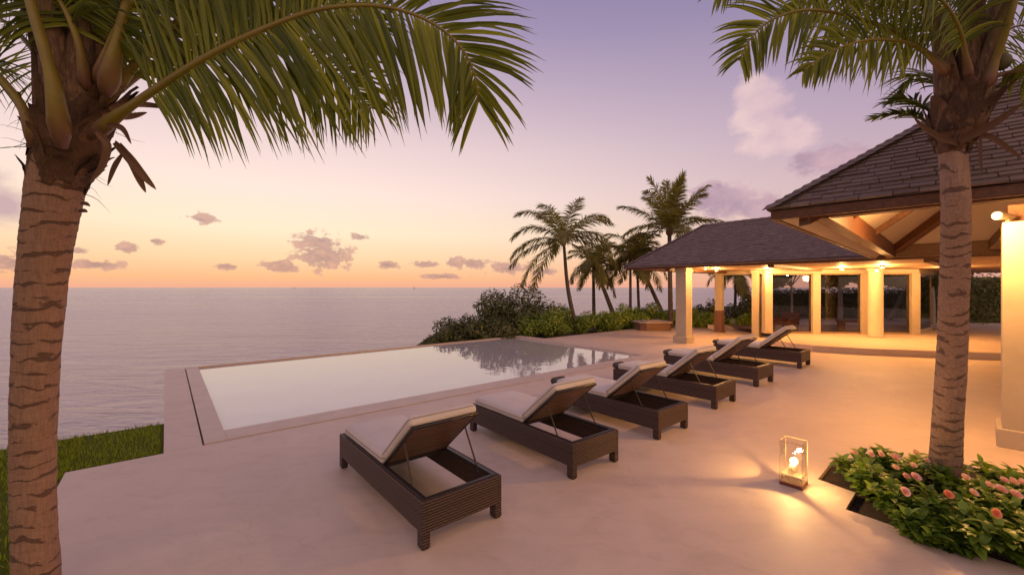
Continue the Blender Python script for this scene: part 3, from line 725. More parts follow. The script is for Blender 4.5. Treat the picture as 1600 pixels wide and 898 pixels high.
# ------------------------------------------------------------------ loungers
def rounded_box(mb, x0, y0, z0, x1, y1, z1, r, nx=14, ny=8, puff=.0, M=None):
    import itertools
    cx, cy, cz = (x0+x1)/2, (y0+y1)/2, (z0+z1)/2; hx, hy, hz = (x1-x0)/2, (y1-y0)/2, (z1-z0)/2
    def seg(h, n): 
        a = [-h, -h+r*.25, -h+r*.6, -h+r]; b_ = [h-r, h-r*.6, h-r*.25, h]
        mid = [(-h+r)+(2*h-2*r)*k/n for k in range(1, n)]
        return a+mid+b_
    X_, Y_, Z_ = seg(hx, nx), seg(hy, ny), seg(hz, 2)
    def fix(p):
        q = Vector((max(-hx+r, min(hx-r, p[0])), max(-hy+r, min(hy-r, p[1])), max(-hz+r, min(hz-r, p[2]))))
        d = Vector(p)-q
        if d.length > 1e-6: d = d.normalized()*r
        o = q+d
        if puff:
            f = max(0, 1-(p[0]/hx)**4)*max(0, 1-(p[1]/hy)**4)
            o.z += puff*f*(1 if p[2] > 0 else 0)+noise.noise(o*5)*.004
        return (o.x+cx, o.y+cy, o.z+cz)
    for (A_, B_, mk) in ((X_, Y_, lambda a, b: (a, b, hz)), (X_, Y_, lambda a, b: (a, -b, -hz)), (X_, Z_, lambda a, b: (a, -hy, b)), (X_, Z_, lambda a, b: (-a, hy, b)),
                         (Y_, Z_, lambda a, b: (hx, a, b)), (Y_, Z_, lambda a, b: (-hx, -a, b))):
        na, nb = len(A_), len(B_)
        mb.add([fix(mk(a, b)) for a in A_ for b in B_], [(i*nb+j, (i+1)*nb+j, (i+1)*nb+j+1, i*nb+j+1) for i in range(na-1) for j in range(nb-1)], M=M)
LL, LW, LH = 2.06, .80, .385
# local: x from head end (0) to foot end (LL) ; y 0..LW (A side is y = 0 -> after rotation)
def make_lounger():
    t_ = thing('sun_lounger', 'x', 'sun lounger', (0,0,0), 0, 'wicker sun loungers in a row beside the pool')
    pn = .035
    mb = MB()
    mb.box(.0, 0, .135, LL, pn, LH); mb.box(0, LW-pn, .135, LL, LW, LH)
    mb.box(0, pn+.0005, .135, pn, LW-pn-.0005, LH); mb.box(LL-pn, pn+.0005, .135, LL, LW-pn-.0005, LH+.0)
    mb.build('frame', M['wicker'], t_, bevel=.004)
    mb = MB()         # inner rim rails
    mb.box(pn, pn, LH-.03, LL-pn, pn+.035, LH+.006); mb.box(pn, LW-pn-.035, LH-.03, LL-pn, LW-pn, LH+.006)
    mb.box(pn, pn+.036, LH-.03, pn+.035, LW-pn-.036, LH+.006)
    mb.box(.93, pn+.036, LH-.05, .965, LW-pn-.036, LH-.012)
    mb.build('rim', M['metal'], t_, bevel=.004)
    for (x, y) in ((0, 0), (0, LW-.07), (LL-.09, 0), (LL-.09, LW-.07)):
        mb = MB(); mb.box(x, y, .012, x+.09, y+.07, .1345); lg = mb.build('leg', M['wicker'], t_, bevel=.004)
        mb = MB(); mb.box(x+.008, y+.008, 0, x+.082, y+.062, .0118); mb.build('foot', M['rubber'], lg)
    mb = MB(); mb.box(.95, pn+.04, LH-.035, LL-pn-.02, LW-pn-.04, LH-.005); mb.build('seat_base', M['wicker'], t_)
    # seat cushion
    mb = MB(); rounded_box(mb, .90, .035, LH-.004, LL-.07, LW-.035, LH+.105, .045, 14, 8, .03)
    mb.build('seat_cushion', M['cushion'], t_, smooth=True)
    def piping(mb, x0, y0, x1, y1, z, M_=None):
        c_ = .04; q = [(x0+c_,y0),(x1-c_,y0),(x1-.01,y0+.01),(x1,y0+c_),(x1,y1-c_),(x1-.01,y1-.01),(x1-c_,y1),(x0+c_,y1),(x0+.01,y1-.01),(x0,y1-c_),(x0,y0+c_),(x0+.01,y0+.01),(x0+c_,y0)]
        mb.tube([(a, b_, z) for a, b_ in q], .0045, 6, M=M_)
    pm = MB(); piping(pm, .899, .034, LL-.069, LW-.034, LH+.062); pm.build('piping', M['trimpipe'], [k for k in kids(t_) if k.name.startswith('seat_cushion')][0], smooth=True)
    # backrest: hinge at x=.90, leans back over the head end
    th = R(40); Mb_ = Matrix.Translation((.90, 0, LH+.005)) @ Matrix.Rotation(-th, 4, 'Y') @ Matrix.Diagonal((-1, 1, 1, 1))
    # in this frame x runs up the back, z is its normal; mirror x so it leans over the head
    Mb_ = Matrix.Translation((.90, 0, LH+.005)) @ Matrix(((-math.cos(th), 0, math.sin(th), 0), (0, 1, 0, 0), (math.sin(th), 0, math.cos(th), 0), (0, 0, 0, 1)))
    mb = MB(Mb_)
    v0 = .055; mb.box(.02, v0+.03, -.012, .76, LW-v0-.03, .012)
    for i_ in range(len(mb.uv)): mb.uv[i_] = [(b_, a_) for a_, b_ in mb.uv[i_]] if mb.uv[i_] else None
    bo = mb.build('backrest', M['wickerback'], t_)
    mb = MB(Mb_)
    mb.tube([(.0, v0+.015, 0), (.77, v0+.015, 0)], .017, 8); mb.tube([(.0, LW-v0-.015, 0), (.77, LW-v0-.015, 0)], .017, 8)
    mb.tube([(.77, v0, 0), (.77, LW-v0, 0)], .019, 8); mb.tube([(.02, v0, 0), (.02, LW-v0, 0)], .015, 8)
    mb.build('backrest_frame', M['metal'], bo, smooth=True)
    mb = MB(Mb_); rounded_box(mb, .03, .045, .016, .80, LW-.045, .115, .042, 10, 8, .022)
    mb.build('back_cushion', M['cushion'], bo, smooth=True)
    pm = MB(Mb_); piping(pm, .029, .044, .801, LW-.044, .075); pm.build('cushion_piping', M['trimpipe'], bo, smooth=True)
    for y in (.075, LW-.075):
        p0 = Mb_ @ Vector((.52, y, -.02)); mb = MB(); mb.tube([p0, (.27, y-.01 if y < .4 else y+.01, LH-.05)], .0085, 6); mb.build('support_rod', M['metal'], t_)
    return t_
lou = [((660,862), 'nearest wicker sun lounger with cream cushions, in the centre foreground', 1.0, 0),
       ((895,750), 'second wicker sun lounger from the camera, between the nearest and the third', 1.0, -1),
       ((1029,688), 'third wicker sun lounger from the camera in the row by the pool', 1.01, 0),
       ((1119,640), 'fourth wicker sun lounger, the third from the far end of the row', 1.03, 1),
       ((1184,605), 'fifth wicker sun lounger, the one before the last in the row', 1.06, -1),
       ((1252,576), 'farthest wicker sun lounger of the row, in front of the pavilion step', 1.08, 2)]
proto = make_lounger(); LPOS = []
for i, (px, lab, sc, dr) in enumerate(lou):
    o = proto if i == 0 else copy_tree(proto)
    p = at(*px); o.location = p; o.rotation_euler = (0, 0, A1+R(90)+R(dr)); o.scale = (sc, -sc, sc) if False else (sc, sc, sc)
    o['label'] = lab; o['category'] = 'sun lounger'; LPOS.append((p, A1+R(90)+R(dr), sc))
# local y grows to the left of local x; local x -> v direction, local y -> -u : shift so that A is the y = LW corner
for o, (p, a, sc) in zip([x for x in COL.objects if x.name.startswith('sun_lounger')], LPOS):
    pass
def lou_point(i, x, y, z):
    p, a, sc = LPOS[i]; return p+Matrix.Rotation(a, 3, 'Z') @ (Vector((x, y-LW, z))*sc)
for i, o in enumerate([x for x in COL.objects if x.type == 'EMPTY' and x.name.startswith('sun_lounger')]):
    o.location = lou_point(i, 0, 0, 0)
# rolled towels at the foot ends
for i, lab in ((2, 'dark grey rolled towel on the foot end of the third lounger'), (3, 'dark grey rolled towel on the foot end of the fourth lounger'), (4, 'dark grey rolled towel on the foot end of the fifth lounger'), (5, 'dark grey rolled towel on the foot end of the farthest lounger')):
    mb = MB(); r_ = .062
    pr = [lou_point(i, LL-.02, LW-.30+.28*k/6, LH+.065) for k in range(7)]
    mb.tube(pr, [r_*.86, r_, r_, r_, r_, r_, r_*.86], 16); mb.tube([lou_point(i, LL-.02, LW-.31, LH+.065), lou_point(i, LL-.02, LW-.005, LH+.065)], .035, 12)
    tag(mb.build('rolled_towel', M['towel'], smooth=True), lab, 'towel', 'rolled towels on the loungers')

# low wooden box at the terrace edge
bx = at(1026, 517); 
t_ = thing('storage_box', 'low brown wooden box with a grey lid at the hedge left of the pavilion', 'box', bx+Vector((0,.7,0)), R(8))
def octa(a, b, c_): return [(-a,-b+c_), (-a+c_,-b), (a-c_,-b), (a,-b+c_), (a,b-c_), (a-c_,b), (-a+c_,b), (-a,b-c_)]
mb = MB(); mb.prism(octa(.80,.62,.22), .0, .36); mb.build('body', M['boxwood'], t_, bevel=.01)
mb = MB(); mb.prism(octa(.87,.69,.24), .361, .43); mb.prism(octa(.5,.36,.16), .43, .475); mb.build('lid', M['plinth'], t_, bevel=.012)
# furniture inside the pavilion
t_ = thing('bench', 'low dark red bench behind the glass right of the round column', 'bench', (15.6, 18.9, .2), R(-4))
mb = MB(); mb.box(-.8,-.22,.34,.8,.22,.42); mb.build('seat', M['rosewood'], t_, bevel=.01)
for x in (-.7, .7):
    mb = MB(); mb.box(x-.05,-.2,0,x+.05,.2,.339); mb.build('leg', M['rosewood'], t_, bevel=.01)
t_ = thing('armchair', 'dark low armchair behind the left pane of the glass wall', 'armchair', (12.3, 18.8, .2), R(25))
mb = MB(); rounded_box(mb, -.4,-.38,.22,.4,.38,.42,.06); mb.build('seat', M['rosewood'], t_, smooth=True)
mb = MB(); rounded_box(mb, .26,-.38,.42,.42,.38,.78,.06); mb.build('backrest', M['rosewood'], t_, smooth=True)
for y in (-.40, .32):
    mb = MB(); rounded_box(mb, -.38,y,.36,.26,y+.09,.56,.035); mb.build('armrest', M['rosewood'], t_, smooth=True)
for x in (-.33, .33):
    for y in (-.32, .32):
        mb = MB(); mb.tube([(x,y,0), (x,y,.23)], [.02,.03], 8); mb.build('leg', M['metal'], t_)

# ------------------------------------------------------------------ palms
def cat(P0, P1, P2, P3, t):
    return .5*((2*P1)+(P2-P0)*t+(2*P0-5*P1+4*P2-P3)*t*t+(3*P1-P0-3*P2+P3)*t*t*t)
def spline(pts, n):
    pts = [Vector(p) for p in pts]; e_ = [pts[0]*2-pts[1]]+pts+[pts[-1]*2-pts[-2]]; out = []
    m = len(pts)-1
    for i in range(n+1):
        s_ = i/n*m; k = min(int(s_), m-1); out.append(cat(e_[k], e_[k+1], e_[k+2], e_[k+3], s_-k))
    return out
def resample(pts, n):
    L_ = [0]
    for i in range(1, len(pts)): L_.append(L_[-1]+(pts[i]-pts[i-1]).length)
    out = []; j = 0
    for i in range(n+1):
        s_ = L_[-1]*i/n
        while j < len(L_)-2 and L_[j+1] < s_: j += 1
        f = (s_-L_[j])/max(1e-9, L_[j+1]-L_[j]); out.append(pts[j].lerp(pts[j+1], min(1, max(0, f))))
    return out, L_[-1]
def lerp_tab(tab, x):
    for (x0, y0), (x1, y1) in zip(tab, tab[1:]):
        if x <= x1: return y0+(y1-y0)*(x-x0)/(x1-x0)
    return tab[-1][1]
LT = [(0,.5),(.12,.8),(.35,1),(.6,.92),(.85,.6),(1,.38)]
def frond(mb, pts, nleaf, lmax, wd, t0=.15, N=None, fwd=38, droop=.9, fold=True, seg=5, lift=.15, r0=.03, mp=None, jit=.12, spread=1.0, prof=LT, gap=0.0):
    """leaflets into mb; rachis into mp (or mb). N: blade normal (vector) or None = up-ish"""
    pl, L_ = resample([Vector(p) for p in pts], 40)
    (mp or mb).tube(pl, [r0*(1-.86*(i/40)**.7) for i in range(41)], 7, r=.75)
    dn = Vector((0,0,-1))
    for sgn in (1, -1):
        skip = 0
        for i in range(nleaf):
            x = (i+.5*random.random())/nleaf
            if gap and random.random() < gap: continue
            s_ = t0+(1-t0)*x; k = min(39, int(s_*40)); f = s_*40-k
            p = pl[k].lerp(pl[k+1], f); t = (pl[k+1]-pl[k]).normalized()
            nn_ = Vector(N) if N is not None else Vector((0,0,1))
            nn_ = (nn_-t*nn_.dot(t))
            if nn_.length < .05: nn_ = Vector((1,0,0))
            nn_.normalize(); sd_ = t.cross(nn_)*sgn
            fw = R(fwd+ (1-x)*-8 + x*x*34 + random.uniform(-6, 6))
            d = (sd_*math.cos(fw)*spread+t*math.sin(fw)+nn_*(lift+random.uniform(-jit, jit))).normalized()
            ln = lmax*lerp_tab(prof, x)*random.uniform(.86, 1.08); st = ln/seg
            q = p.copy(); rr = random.random(); dd = d.copy(); dr = droop*random.uniform(.7, 1.3)
            rows = []
            for a in range(seg+1):
                y = a/seg
                wv = (t-dd*t.dot(dd))
                if wv.length < .1: wv = nn_.cross(dd)
                wv.normalize(); nrm = dd.cross(wv)
                w_ = wd*(min(1, .35+y*3.2) if y < .3 else 1-((y-.3)/.7)**1.7*.97)*.5
                if fold: rows.append((q-wv*w_, q+nrm*w_*.35, q+wv*w_))
                else: rows.append((q-wv*w_, q+wv*w_))
                dd = (dd+dn*dr*(.35+y)/seg).normalized(); q = q+dd*st
            m_ = len(rows[0]); vs = [v for r_ in rows for v in r_]; fs = []
            for a in range(seg):
                for b_ in range(m_-1): fs.append((a*m_+b_, a*m_+b_+1, (a+1)*m_+b_+1, (a+1)*m_+b_))
            mb.add(vs, fs, r=rr)
def trunk_jit(seed, amp=.05, ringp=.105, rings=.018):
    def j(i, k, L_):
        return 1+amp*noise.noise(Vector((k*.9, L_*4, seed)))+rings*(1-((L_/ringp)%1.0))
    return j
def big_palm(name, label, base, trunkpts, tw, scale_d, sheath, frs, matb, drys, cocos=(), seed=1, fr_w=.034):
    random.seed(seed)
    root = thing(name, label, 'palm tree', base, 0, None); loc = Matrix.Translation(base)
    pl = spline(trunkpts, 60); wl = [lerp_tab([(i/(len(tw)-1), w_) for i, w_ in enumerate(tw)], k/60) for k in range(61)]
    # rough ringed trunk: dense samples
    pd, L_ = resample(pl, 230); wd_ = [wl[min(60, int(i/230*60))] for i in range(231)]
    mb = MB(); mb.tube(pd, [w_/2 for w_ in wd_], 36, jit=trunk_jit(seed)); mb.build('trunk', M[matb], root, smooth=True, local=loc)
    mb = MB(); sp = spline([s_[0] for s_ in sheath], 40); sw = [lerp_tab([(i/(len(sheath)-1), s_[1]) for i, s_ in enumerate(sheath)], k/40) for k in range(41)]
    mb.tube(sp, [w_/2 for w_ in sw], 40, jit=lambda i, k, L2: 1+.22*noise.noise(Vector((k*.35, L2*5, seed+7)))+.10*noise.noise(Vector((k*1.1, L2*14, seed))))
    # overlapping old leaf-base flaps around the crown shaft
    for a in range(44):
        k = random.randint(1, 36); c_ = sp[k]; th = random.uniform(0, 2*PI); ax = (sp[min(40, k+2)]-sp[max(0, k-2)]).normalized()
        s1 = ax.orthogonal().normalized(); s2 = ax.cross(s1); o_ = s1*math.cos(th)+s2*math.sin(th); tg = ax.cross(o_)
        rr = sw[k]/2; hgt = sw[k]*random.uniform(.45, 1.1); wdt = sw[k]*random.uniform(.3, .62); vs = []; 
        for ii in range(7):
            y = ii/6
            for jj in range(5):
                x = (jj/4-.5)*wdt*(1-y**2*.75)
                vs.append(c_+ax*(y*hgt-.2*hgt)+o_*(rr*(1.0+.16*y+.42*y*y*random.uniform(.9,1.1))-x*x*2.2+random.uniform(-.006, .006))+tg*(x+.08*y*rr*math.sin(a)))
        mb.add(vs, [(i2*5+j2, i2*5+j2+1, (i2+1)*5+j2+1, (i2+1)*5+j2) for i2 in range(6) for j2 in range(4)])
    mb.build('fibre_sheath', M['fibre'], root, smooth=True, local=loc)
    # loose fibres
    mb = MB()
    for a in range(60):
        k = random.randint(2, 38); c_ = sp[k]; o_ = Vector((random.uniform(-1, 1), random.uniform(-1, .6), random.uniform(-.4, .8))).normalized()
        p = c_+o_*sw[k]*.45; pts = [p]; d = (o_+Vector((random.uniform(-.8, .8), 0, random.uniform(-.6, 1)))).normalized()
        for s_ in range(6): d = (d+Vector((random.uniform(-.35, .35), random.uniform(-.3, .3), random.uniform(-.35, .2)))).normalized(); p = p+d*.035*scale_d; pts.append(p)
        mb.tube(pts, [.0028*scale_d*(1-i/7) for i in range(7)], 4)
    tag(mb.build('loose_fibre', M['dry'], root, local=loc), kind='stuff')
    for (pts, r_b, nl, lm, kw) in frs:
        mbp = MB(); mbl = MB(); kw = dict(kw); t0 = kw.get('t0', .15)
        sp_ = spline(pts, 60); pl_, L2 = resample(sp_, 40)
        rad = [max(.006, r_b*((1-i/40)**1.3*.45+.10+(.5*max(0, 1-i/6.0))))*(.35 if i == 0 else .75 if i == 1 else 1) for i in range(41)]
        mbp.tube(pl_, rad, 10, flat=.75)
        fo = mbp.build('frond', M['petiole'], root, smooth=True, local=loc)
        frond(mbl, sp_, nl, lm, fr_w*kw.pop('w', 1.0), r0=.004, **kw)
        mbl.build('leaflets', M['frond'], fo, local=loc)
    for (pts, wd) in drys:
        mb = MB(); sp_ = spline(pts, 12); vs = []; n_ = 13
        for i, p in enumerate(sp_):
            t = (sp_[min(12, i+1)]-sp_[max(0, i-1)]).normalized(); s_ = t.cross(Vector((0,1,0))).normalized(); w_ = wd*math.sin(PI*min(1, .12+.88*i/12))**.7*.5+.002
            vs += [p-s_*w_, p+Vector((0,.35*w_,0)), p+s_*w_]
        mb.add(vs, [(i*3+j, i*3+j+1, i*3+j+4, i*3+j+3) for i in range(12) for j in range(2)]); mb.build('dry_leaf', M['dry'], root, local=loc)
    nb = 6
    for i in range(nb):
        k = int(13+20*i/nb); c_ = sp[k]; th = i*2.4+seed; o_ = Vector((math.cos(th), -abs(math.sin(th))*.8+.2, 0)).normalized(); rr = sw[k]*.5
        p = c_+o_*rr*.55; d = (Vector((0,0,1))+o_*.15).normalized(); pts = [p]
        for q in range(9): d = (d+o_*.05*(q*.5)+Vector((0,0,.03))).normalized(); p = p+d*.20*scale_d; pts.append(p)
        r_b = rr*.5; mb = MB(); mb.tube(pts, [r_b*f for f in (.6,1,.82,.62,.48,.40,.34,.29,.25,.2)], 14, flat=1.0, jit=lambda i2, k2, l2: 1+.12*noise.noise(Vector((k2*.8, l2*9, i*3.1+seed))))
        mb.build('leaf_base', M['boot'], root, smooth=True, local=loc)
    for c_, r_ in cocos:
        mb = MB(); mb.lathe([(r_*math.sin(PI*i/10)+.0005, c_.z-r_*1.2*math.cos(PI*i/10)) for i in range(11)], c_.x, c_.y, 18); mb.build('coconut', M['husk'], root, smooth=True, local=loc)
    return root
# left foreground palm
s = 2.8/FPX
b_ = P(57, 939, 2.8); b_.z = -.02
tr = [b_, P(57,898,2.8), P(52,760,2.8), P(54,620,2.8), P(61,500,2.8), P(71,400,2.8), P(84,310,2.8), P(98,240,2.82)]
s = 2.8/FPX/1.5
tw = [x*s for x in (80, 76, 75, 77, 80, 84, 94, 104)]
sh = [(P(90,292,2.8), 90*s), (P(97,255,2.8), 104*s), (P(108,220,2.8), 124*s), (P(122,170,2.8), 122*s), (P(132,125,2.8), 92*s), (P(138,90,2.82), 60*s), (P(142,60,2.84), 20*s)]
cam_n = (0,-1,.1)
fl = [
 ([P(140,215,2.72), P(185,180,2.6), P(250,135,2.55), P(330,85,2.5), P(420,42,2.5), P(500,15,2.5), P(580,9,2.5), P(650,24,2.5), P(705,58,2.52), P(738,105,2.55), P(748,160,2.6)], .062, 128, .92, dict(t0=.20, N=cam_n, fwd=20, droop=.75, lift=.05, jit=.16)),
 ([P(150,175,2.8), P(195,120,2.85), P(260,50,2.95), P(360,-30,3.1), P(500,-90,3.3), P(640,-80,3.5)], .06, 80, 1.05, dict(t0=.12, N=cam_n, fwd=22, droop=1.4, lift=0, jit=.3)),
 ([P(165,150,2.95), P(230,110,3.15), P(320,80,3.35), P(430,75,3.55), P(520,110,3.7), P(580,170,3.8)], .05, 80, .95, dict(t0=.15, N=cam_n, fwd=20, droop=1.5, lift=0, jit=.4)),
 ([P(98,232,2.58), P(90,175,2.5), P(78,110,2.46), P(52,20,2.45), P(20,-80,2.5), P(-60,-200,2.6), P(-200,-260,2.8)], .075, 60, .9, dict(t0=.4, N=(1,0,0), fwd=35, droop=.8)),
 ([P(62,236,2.68), P(45,190,2.6), P(20,145,2.6), P(-40,90,2.6), P(-150,60,2.6), P(-260,100,2.65)], .062, 60, .9, dict(t0=.35, N=(0,0,1), fwd=35, droop=1.0)),
 ([P(165,150,2.72), P(178,90,2.68), P(195,20,2.7), P(225,-80,2.75), P(300,-200,2.8), P(430,-260,2.9)], .082, 70, 1.0, dict(t0=.45, N=(0,-1,0), fwd=28, droop=1.2)),
 ([P(135,140,2.7), P(120,60,2.62), P(85,-10,2.6), P(20,-60,2.62), P(-80,-70,2.7)], .05, 60, .8, dict(t0=.25, N=cam_n, fwd=25, droop=1.5, jit=.3)),
 ([P(150,130,2.72), P(185,40,2.7), P(240,-30,2.75), P(330,-60,2.8), P(450,-40,2.9)], .05, 70, .8, dict(t0=.15, N=cam_n, fwd=22, droop=1.5, jit=.35)),
 ([P(100,170,3.0), P(60,90,3.2), P(0,30,3.4), P(-80,10,3.6), P(-200,60,3.9)], .06, 70, .95, dict(t0=.12, N=(0,-1,0), fwd=28, droop=1.3, jit=.3)),
 ([P(140,120,3.0), P(150,30,3.3), P(190,-50,3.7), P(260,-90,4.1), P(340,-60,4.6)], .06, 80, 1.05, dict(t0=.15, N=(0,-.3,1), fwd=28, droop=1.3, jit=.3)),
 ([P(120,110,2.9), P(100,10,3.1), P(60,-60,3.4), P(0,-90,3.8), P(-80,-60,4.2)], .06, 80, 1.05, dict(t0=.15, N=(0,-.3,1), fwd=28, droop=1.3, jit=.3)),
 ([P(150,160,2.9), P(220,60,3.0), P(300,0,3.1), P(400,-30,3.3), P(520,-10,3.5), P(600,50,3.6)], .05, 80, .9, dict(t0=.18, N=cam_n, fwd=22, droop=1.5, lift=0, jit=.35)),
]
dr = [([P(170,170,2.7), P(215,163,2.66), P(278,170,2.62)], .035), ([P(178,222,2.7), P(200,245,2.66), P(222,272,2.66), P(244,296,2.66)], .055),
      ([P(186,225,2.7), P(205,252,2.67), P(218,280,2.68), P(228,301,2.68)], .05), ([P(190,242,2.7), P(178,262,2.7), P(168,290,2.72)], .035),
      ([P(160,180,2.7), P(200,182,2.66), P(230,176,2.66)], .04), ([P(125,318,2.62), P(134,318,2.6), P(141,322,2.6)], .02), ([P(122,330,2.62), P(131,329,2.6), P(137,331,2.6)], .02),
      ([P(150,205,2.6), P(168,228,2.58), P(158,262,2.6), P(140,285,2.62)], .05), ([P(165,195,2.6), P(190,200,2.55), P(205,225,2.58)], .03)]
big_palm('palm_tree', 'large ringed coconut palm trunk and crown at the left edge, in the foreground', b_, tr, tw, 1.0, sh, fl, 'bark', dr, seed=3, fr_w=.027)
# right foreground palm, leaning towards the viewer as it rises
def dR(y): return 3.45+.9*max(0, min(1, (y-300)/450.0))**1.1
b_ = P(1475, 766, 4.34); b_.z = -.06
tr = [b_]+[P(x, y, dR(y)) for x, y in ((1477,735),(1481,650),(1487,560),(1490,470),(1493,390),(1493,310),(1489,235))]
tw = [x*dR(y)/FPX/1.43 for x, y in ((56,766),(52,735),(50,650),(50,560),(49,470),(49,390),(48,310),(46,235))]
s = 3.45/FPX/1.33
sh = [(P(1489,240,3.45), 44*s), (P(1490,222,3.45), 60*s), (P(1494,200,3.45), 84*s), (P(1502,170,3.45), 84*s), (P(1510,130,3.45), 70*s), (P(1516,95,3.47), 48*s), (P(1520,70,3.5), 16*s)]
fl = [
 ([P(1488,120,3.4), P(1450,85,3.35), P(1400,52,3.3), P(1330,26,3.25), P(1260,16,3.22), P(1205,32,3.22), P(1172,62,3.24), P(1155,95,3.26)], .055, 70, .60, dict(t0=.2, N=cam_n, fwd=22, droop=.8, lift=.05, jit=.18)),
 ([P(1480,115,3.35), P(1430,72,3.2), P(1370,62,3.1), P(1320,72,3.05), P(1280,92,3.05), P(1255,112,3.05)], .04, 60, .42, dict(t0=.2, N=cam_n, fwd=28, droop=1.1, lift=.05, jit=.3)),
 ([P(1500,90,3.45), P(1470,20,3.45), P(1400,-50,3.45), P(1290,-80,3.45), P(1190,-60,3.45), P(1120,-10,3.5)], .055, 70, .55, dict(t0=.2, N=cam_n, fwd=28, droop=.9, lift=.05)),
 ([P(1535,140,3.3), P(1560,80,3.2), P(1580,20,3.1), P(1605,-50,3.05), P(1680,-150,3.0)], .075, 50, .6, dict(t0=.5, N=cam_n, fwd=28, droop=.9)),
 ([P(1505,80,3.4), P(1500,0,3.4), P(1480,-90,3.4), P(1430,-180,3.4)], .06, 50, .6, dict(t0=.3, N=cam_n, fwd=28, droop=1.2)),
 ([P(1530,60,3.5), P(1560,-20,3.55), P(1620,-60,3.6), P(1700,-50,3.7)], .055, 60, .6, dict(t0=.2, N=cam_n, fwd=28, droop=1.1, jit=.3)),
 ([P(1530,130,3.4), P(1570,115,3.3), P(1620,110,3.25), P(1690,140,3.2)], .045, 50, .45, dict(t0=.2, N=(0,0,1), fwd=30, droop=.8, jit=.3)),
 ([P(1480,150,3.6), P(1450,118,3.75), P(1425,120,3.9), P(1400,150,4.0)], .03, 36, .34, dict(t0=.15, N=(0,-.4,1), fwd=30, droop=1.1, jit=.3)),
 ([P(1470,190,3.6), P(1440,165,3.7), P(1410,155,3.8), P(1388,160,3.85)], .028, 36, .30, dict(t0=.15, N=(0,-.4,1), fwd=30, droop=.7, jit=.3)),
 ([P(1462,200,3.6), P(1430,182,3.7), P(1400,178,3.8), P(1366,184,3.85)], .024, 36, .22, dict(t0=.15, N=(0,-.4,1), fwd=35, droop=.5, jit=.3)),
 ([P(1515,125,3.3), P(1500,50,3.2), P(1470,0,3.15), P(1420,-30,3.1), P(1350,-30,3.05)], .045, 60, .5, dict(t0=.2, N=cam_n, fwd=25, droop=1.5, jit=.35)),
 ([P(1530,110,3.55), P(1560,60,3.7), P(1600,40,3.8), P(1660,60,3.9)], .04, 50, .5, dict(t0=.12, N=cam_n, fwd=25, droop=1.4, jit=.35)),
 ([P(1490,100,3.5), P(1440,30,3.6), P(1380,-10,3.8), P(1300,-20,4.0), P(1230,20,4.1)], .045, 70, .6, dict(t0=.15, N=cam_n, fwd=25, droop=1.4, jit=.35)),
]
dr = [([P(1515,205,3.35), P(1550,215,3.3), P(1575,232,3.28), P(1597,248,3.28)], .05), ([P(1500,222,3.32), P(1550,195,3.25), P(1600,160,3.2)], .055),
      ([P(1500,226,3.34), P(1470,215,3.3), P(1445,200,3.3), P(1428,184,3.3)], .05), ([P(1532,200,3.3), P(1532,240,3.3), P(1534,276,3.32)], .025)]
big_palm('palm_tree', 'coconut palm rising from the flower bed at the right, its trunk ringed and grey', b_, tr, tw, .9, sh, fl, 'barkr', dr, [(P(1566,97,3.3), .055), (P(1545,118,3.28), .05)], seed=5, fr_w=.024)

# mid-distance palms
def small_palm(label, base, top, rt, rtop, nf, L_, seed, mat='frondfar', elmin=-25, elmax=80, bend=1.0, lw=.045, nleaf=60, ll=.5, specs=None, lean=0):
    random.seed(seed); root = thing('palm_tree', label, 'palm tree', base, 0, 'palms behind the terrace'); loc = Matrix.Translation(base)
    mid = (base+top)/2+Vector((lean, 0, 0)); pts = spline([base, mid, top], 24)
    mb = MB(); mb.tube(pts, [rt+(rtop-rt)*i/24+(.05 if i < 2 else 0) for i in range(25)], 10, jit=lambda i, k, l: 1+.06*noise.noise(Vector((k, l*6, seed)))); mb.build('trunk', M['barkfar'], root, smooth=True, local=loc)
    mb = MB(); mb.lathe([(rtop, top.z-.12), (rtop*1.9, top.z+.02), (rtop*1.8, top.z+.2), (rtop*.6, top.z+.36)], top.x, top.y, 10); mb.build('crown_shaft', M['fibre'], root, smooth=True, local=loc)
    lst = specs or [(2*PI*i*.381966+random.uniform(-.2, .2), R(elmin+(elmax-elmin)*((i+.5)/nf)**.8)) for i in range(nf)]
    for (az_, el_) in lst:
        p = top+Vector((0,0,.12)); d = Vector((math.cos(az_)*math.cos(el_), math.sin(az_)*math.cos(el_), math.sin(el_))); pts = [p]
        LL_ = L_*random.uniform(.85, 1.08); bn = bend*random.uniform(.8, 1.2)
        for s_ in range(14):
            d = (d+Vector((0,0,-1))*bn*(.05+.10*(s_/14)*(1.3))).normalized(); p = p+d*LL_/14; pts.append(p)
        mb = MB(); frond(mb, pts, nleaf, ll, lw, t0=.10, fwd=34, droop=.9, fold=False, seg=3, r0=.024, lift=.02, jit=.35, prof=[(0,.45),(.2,.9),(.5,1),(.8,.75),(1,.4)])
        mb.build('frond', M[mat], root, local=loc)
    return root
p0 = at(901, 518, -.1); d0 = p0.y
sp1 = [(R(a), R(e_)) for a, e_ in ((182,20),(176,46),(188,-14),(160,62),(128,74),(40,76),(15,60),(8,40),(0,12),(-12,-14),(202,-30),(265,25),(95,35),(235,58),(320,48),(350,28),(170,5))]
small_palm('slender palm with a feathery crown standing in front of the shrubs by the pool', p0, P(881, 381, d0-.1), .12, .07, 18, 3.0, 21, ll=.80, nleaf=84, specs=sp1, bend=1.05, lean=-.12)
small_palm('small curved palm behind the shrubs just right of the slender free-standing palm', at(962,474,-.2)*1.0+Vector((0,0,-.6)) if False else P(962,500,25), P(932,422,25), .15, .09, 12, 2.0, 22, elmin=-35, ll=.72, nleaf=64, bend=1.2)
